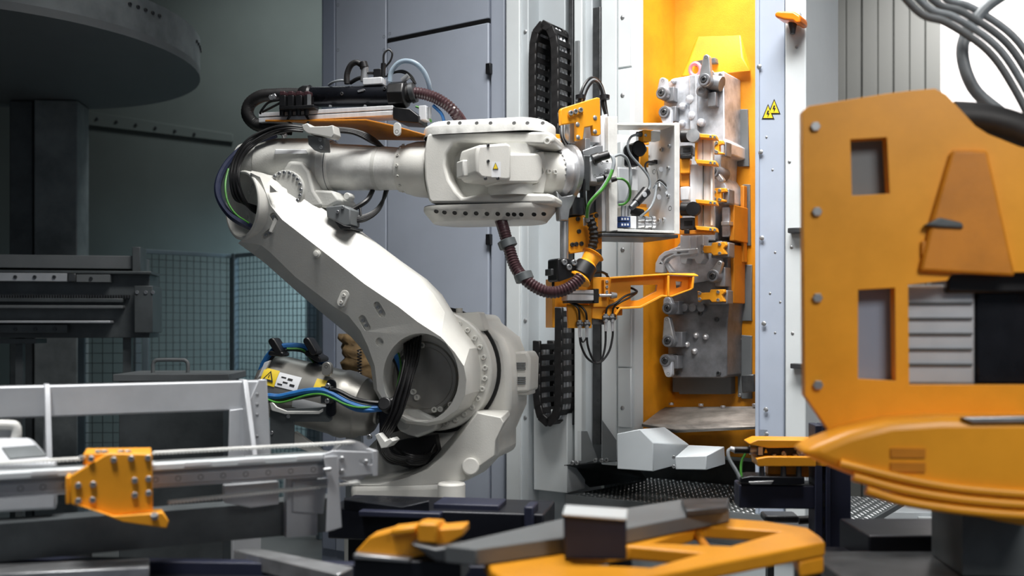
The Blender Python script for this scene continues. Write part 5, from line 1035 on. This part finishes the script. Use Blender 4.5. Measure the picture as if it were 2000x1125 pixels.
# ------------------------------------------------------------------ big orange machine close at the right
om = thing('transfer_gripper', 'big orange welded machine frame with windows close at the right edge', 'machine', W(1800, 1125, 3.0))
OP = Pl(1780, 2.95, 5)
main = [(1568, 216), (1580, 207), (1730, 183), (1770, 178), (1826, 173), (1848, 184), (1876, 214), (1905, 246), (1930, 262), (1990, 286), (2080, 310), (2080, 800), (1990, 830), (1860, 838), (1680, 866), (1625, 850), (1600, 812), (1572, 772)]
B().prism(OP, main, .0, .05, [[(1661, 272), (1732, 268), (1738, 378), (1664, 382)], [(1676, 566), (1748, 562), (1750, 744), (1676, 740)], [(1774, 556), (1850, 548), (1860, 534), (2060, 530), (2060, 752), (1776, 752)]]).put('frame_plate', 'orange', om, .012, 3)
bolts(om, [OP.at(x, y, 0) for x, y in ((1592, 248), (1595, 414), (1596, 582), (1597, 752))], -OP.n, .015, HEXB)
B().box(OP, 1655, 262, 1742, 390, .055, .2).put('window_panel', 'grey_paint', om); B().box(OP, 1670, 556, 1756, 750, .055, .2).put('window_panel', 'cabinet_dark', om)
sl = B().box(OP, 1765, 556, 1905, 752, .08, .3).put('steel_block', 'alu_white', om, .01); B().box(OP, 1905, 540, 2060, 752, .10, .3).put('drive_block', 'black_metal', om, .01); B().box(OP, 1850, 532, 2060, 572, .05, .2).put('drive_cover', 'black', om, .008)
for k in range(5): B().box(OP, 1762, 590+k*30, 1900, 594+k*30, .072, .08).put('block_groove', 'gantry_dark', sl)
B().prism(OP, [(1806, 440), (1836, 424), (1880, 434), (1884, 446), (1836, 444)], -.03, .0).put('clamp_lever', 'gantry_dark', om, .006)
B().prism(OP, [(1860, 292), (1930, 292), (1985, 540), (1796, 530), (1822, 420)], -.02, .0).put('side_cheek', 'orange_dark', om, .01)
B().prism(OP, [(1800, 470), (1880, 470), (1880, 505), (1800, 500)], -.012, .0).put('recess_plate', 'orange_dark', om, .004)
# lower curved hood with ribs
def hood(pts, o0, o1, m, nm, bev=.01): return B().prism(OP, pts, o0, o1).put(nm, m, om, bev, 3)
hood([(1562, 886), (1600, 866), (1660, 842), (1740, 822), (1840, 815), (2060, 816), (2060, 1040), (1960, 1022), (1860, 1000), (1760, 972), (1690, 940), (1620, 912)], -.16, .02, 'orange', 'hood', .03)
for k in range(3): B().tube([OP.at(x, y, -.165) for x, y in ((1640+k*26, 905+k*26), (1760, 934+k*22), (1860, 952+k*21), (1960, 962+k*21), (2060, 968+k*21))], .013, 10).put('hood_rib', 'orange', om)
for k in range(2): B().box(OP, 1740, 876+k*28, 1808, 894+k*28, -.165, -.158).put('hood_slot', 'orange_dark', om)
B().prism(OP, [(1880, 816), (2060, 812), (2060, 824), (1900, 826)], -.17, -.14).put('steel_edge', 'steel', om, .003)
B().tube([OP.at(x, y, .15) for x, y in ((2060, 300), (1990, 255), (1920, 235), (1860, 230))], .05, 14).put('cable_bundle', 'black_rubber', om)
for k in range(4): B().tube([OP.at(x+k*16, y-k*10, .3+k*.05) for x, y in ((1700, -90), (1790, 20), (1850, 45), (1930, 100), (1985, 180), (2040, 290))], .012, 10).put('hose', 'cable_grey' if k % 2 else 'grey_paint', om)
B().tube([OP.at(x, y, .45) for x, y in ((1960, 225), (1900, 170), (1880, 90), (1920, 20), (1990, -30))], .02, 12).put('hose', 'cable_grey', om)
B().bz(OP, 1880, 2060, .885, OP.at(1900, 1000, 0).z, .02, .3).put('machine_stand', 'gantry_dark', om)
# far low machine parts under the orange frame
bx3 = thing('floor_cabinet', 'low white cabinet with a black hose beneath the orange machine', 'cabinet', W(1760, 1060, 6.2))
XP = Pl(1760, 6.2, 6)
B().box(XP, 1712, 1000, 1850, 1062, .0, .4).put('cabinet_body', 'panel_pale', bx3, .006); B().bz(XP, 1712, 1860, 0, XP.at(1760, 1062, 0).z, .03, .4).put('cabinet_base', 'panel_white', bx3, .006)
B().tube([XP.at(x, y, -.05) for x, y in ((1718, 1015), (1734, 1022), (1742, 1045), (1740, 1070), (1732, 1090))], .014, 10).put('hose', 'black_rubber', bx3); B().box(XP, 1794, 1010, 1824, 1036, -.02, .0).put('panel_door', 'panel_white', bx3, .003)
gr_ = thing('guard_posts', 'pale grey machine guard with dark posts at the lower right corner', 'guard', W(1930, 1100, 5.2))
YP = Pl(1930, 5.2, 4)
for x in (1862, 1910): B().bz(YP, x, x+8, 0, YP.at(x, 1000, 0).z, .0, .05).put('post', 'gantry_dark', gr_)
B().bz(YP, 1918, 1965, 0, YP.at(1930, 990, 0).z, .03, .08).put('panel', 'panel_pale', gr_, .004); B().bz(YP, 1868, 1910, 0, YP.at(1930, 990, 0).z, .05, .08).put('panel', 'gantry_dark', gr_, .004); B().bz(YP, 1966, 2040, 0, YP.at(1930, 990, 0).z, .05, .1).put('panel', 'orange_dark', gr_, .004)
# dark machine plinth and grey plate at the bottom right
pn = thing('machine_plinth', 'dark plinth plate with a grey top in the bottom right corner', 'plinth', (1.2, 3.0, 0))
B().wb(.95, 2.7, .84, 2.3, 3.3, .88).put('top_plate', 'steel_dark', pn, .006); B().wb(1.15, 3.3, .82, 2.2, 3.6, .93).put('rear_block', 'dark_frame', pn, .006); B().wb(1.0, 2.8, 0, 2.3, 3.55, .84).put('plinth_body', 'dark_frame', pn)
# brown cover and spring behind the robot
bs = thing('brown_cover', 'brown cloth cover with a black spring behind the lower arm', 'cloth cover', W(690, 800, 6.0))
b = B(); pts = []
CVP = Pl(690, 6.0, 0)
vs = []; fs = []; nu, nv = 20, 12
for j in range(nv+1):
    v = j/nv
    for i in range(nu):
        a = 2*math.pi*i/nu; rr = (.10+.02*math.sin(3*a+4*v)+.015*math.sin(9*v*3))*(.35+.65*math.sin(math.pi*min(1, .12+v*.9))**.5 if v < .98 else .2)
        c = CVP.at(690+14*math.sin(v*3), 655+v*105, 0); vs.append(c+V((math.cos(a)*rr*1.1, math.sin(a)*rr*.8, .01*math.sin(5*a))))
for j in range(nv):
    for i in range(nu): fs.append((j*nu+i, j*nu+(i+1) % nu, (j+1)*nu+(i+1) % nu, (j+1)*nu+i))
fs.append(tuple(range(nu))); fs.append(tuple(nv*nu+i for i in range(nu)))
b.add(vs, fs).put('cloth', 'brown_cloth', bs, ang=180)
B().bz(CVP, 675, 705, 0, CVP.at(690, 750, 0).z, -.05, .05).put('stand', 'gantry_dark', bs)
B().tube([CVP.at(702+4*math.cos(k*.9), 682+k*.85, -.13+.012*math.sin(k*.9)) for k in range(66)], .004, 6, 2).put('spring', 'black', bs)
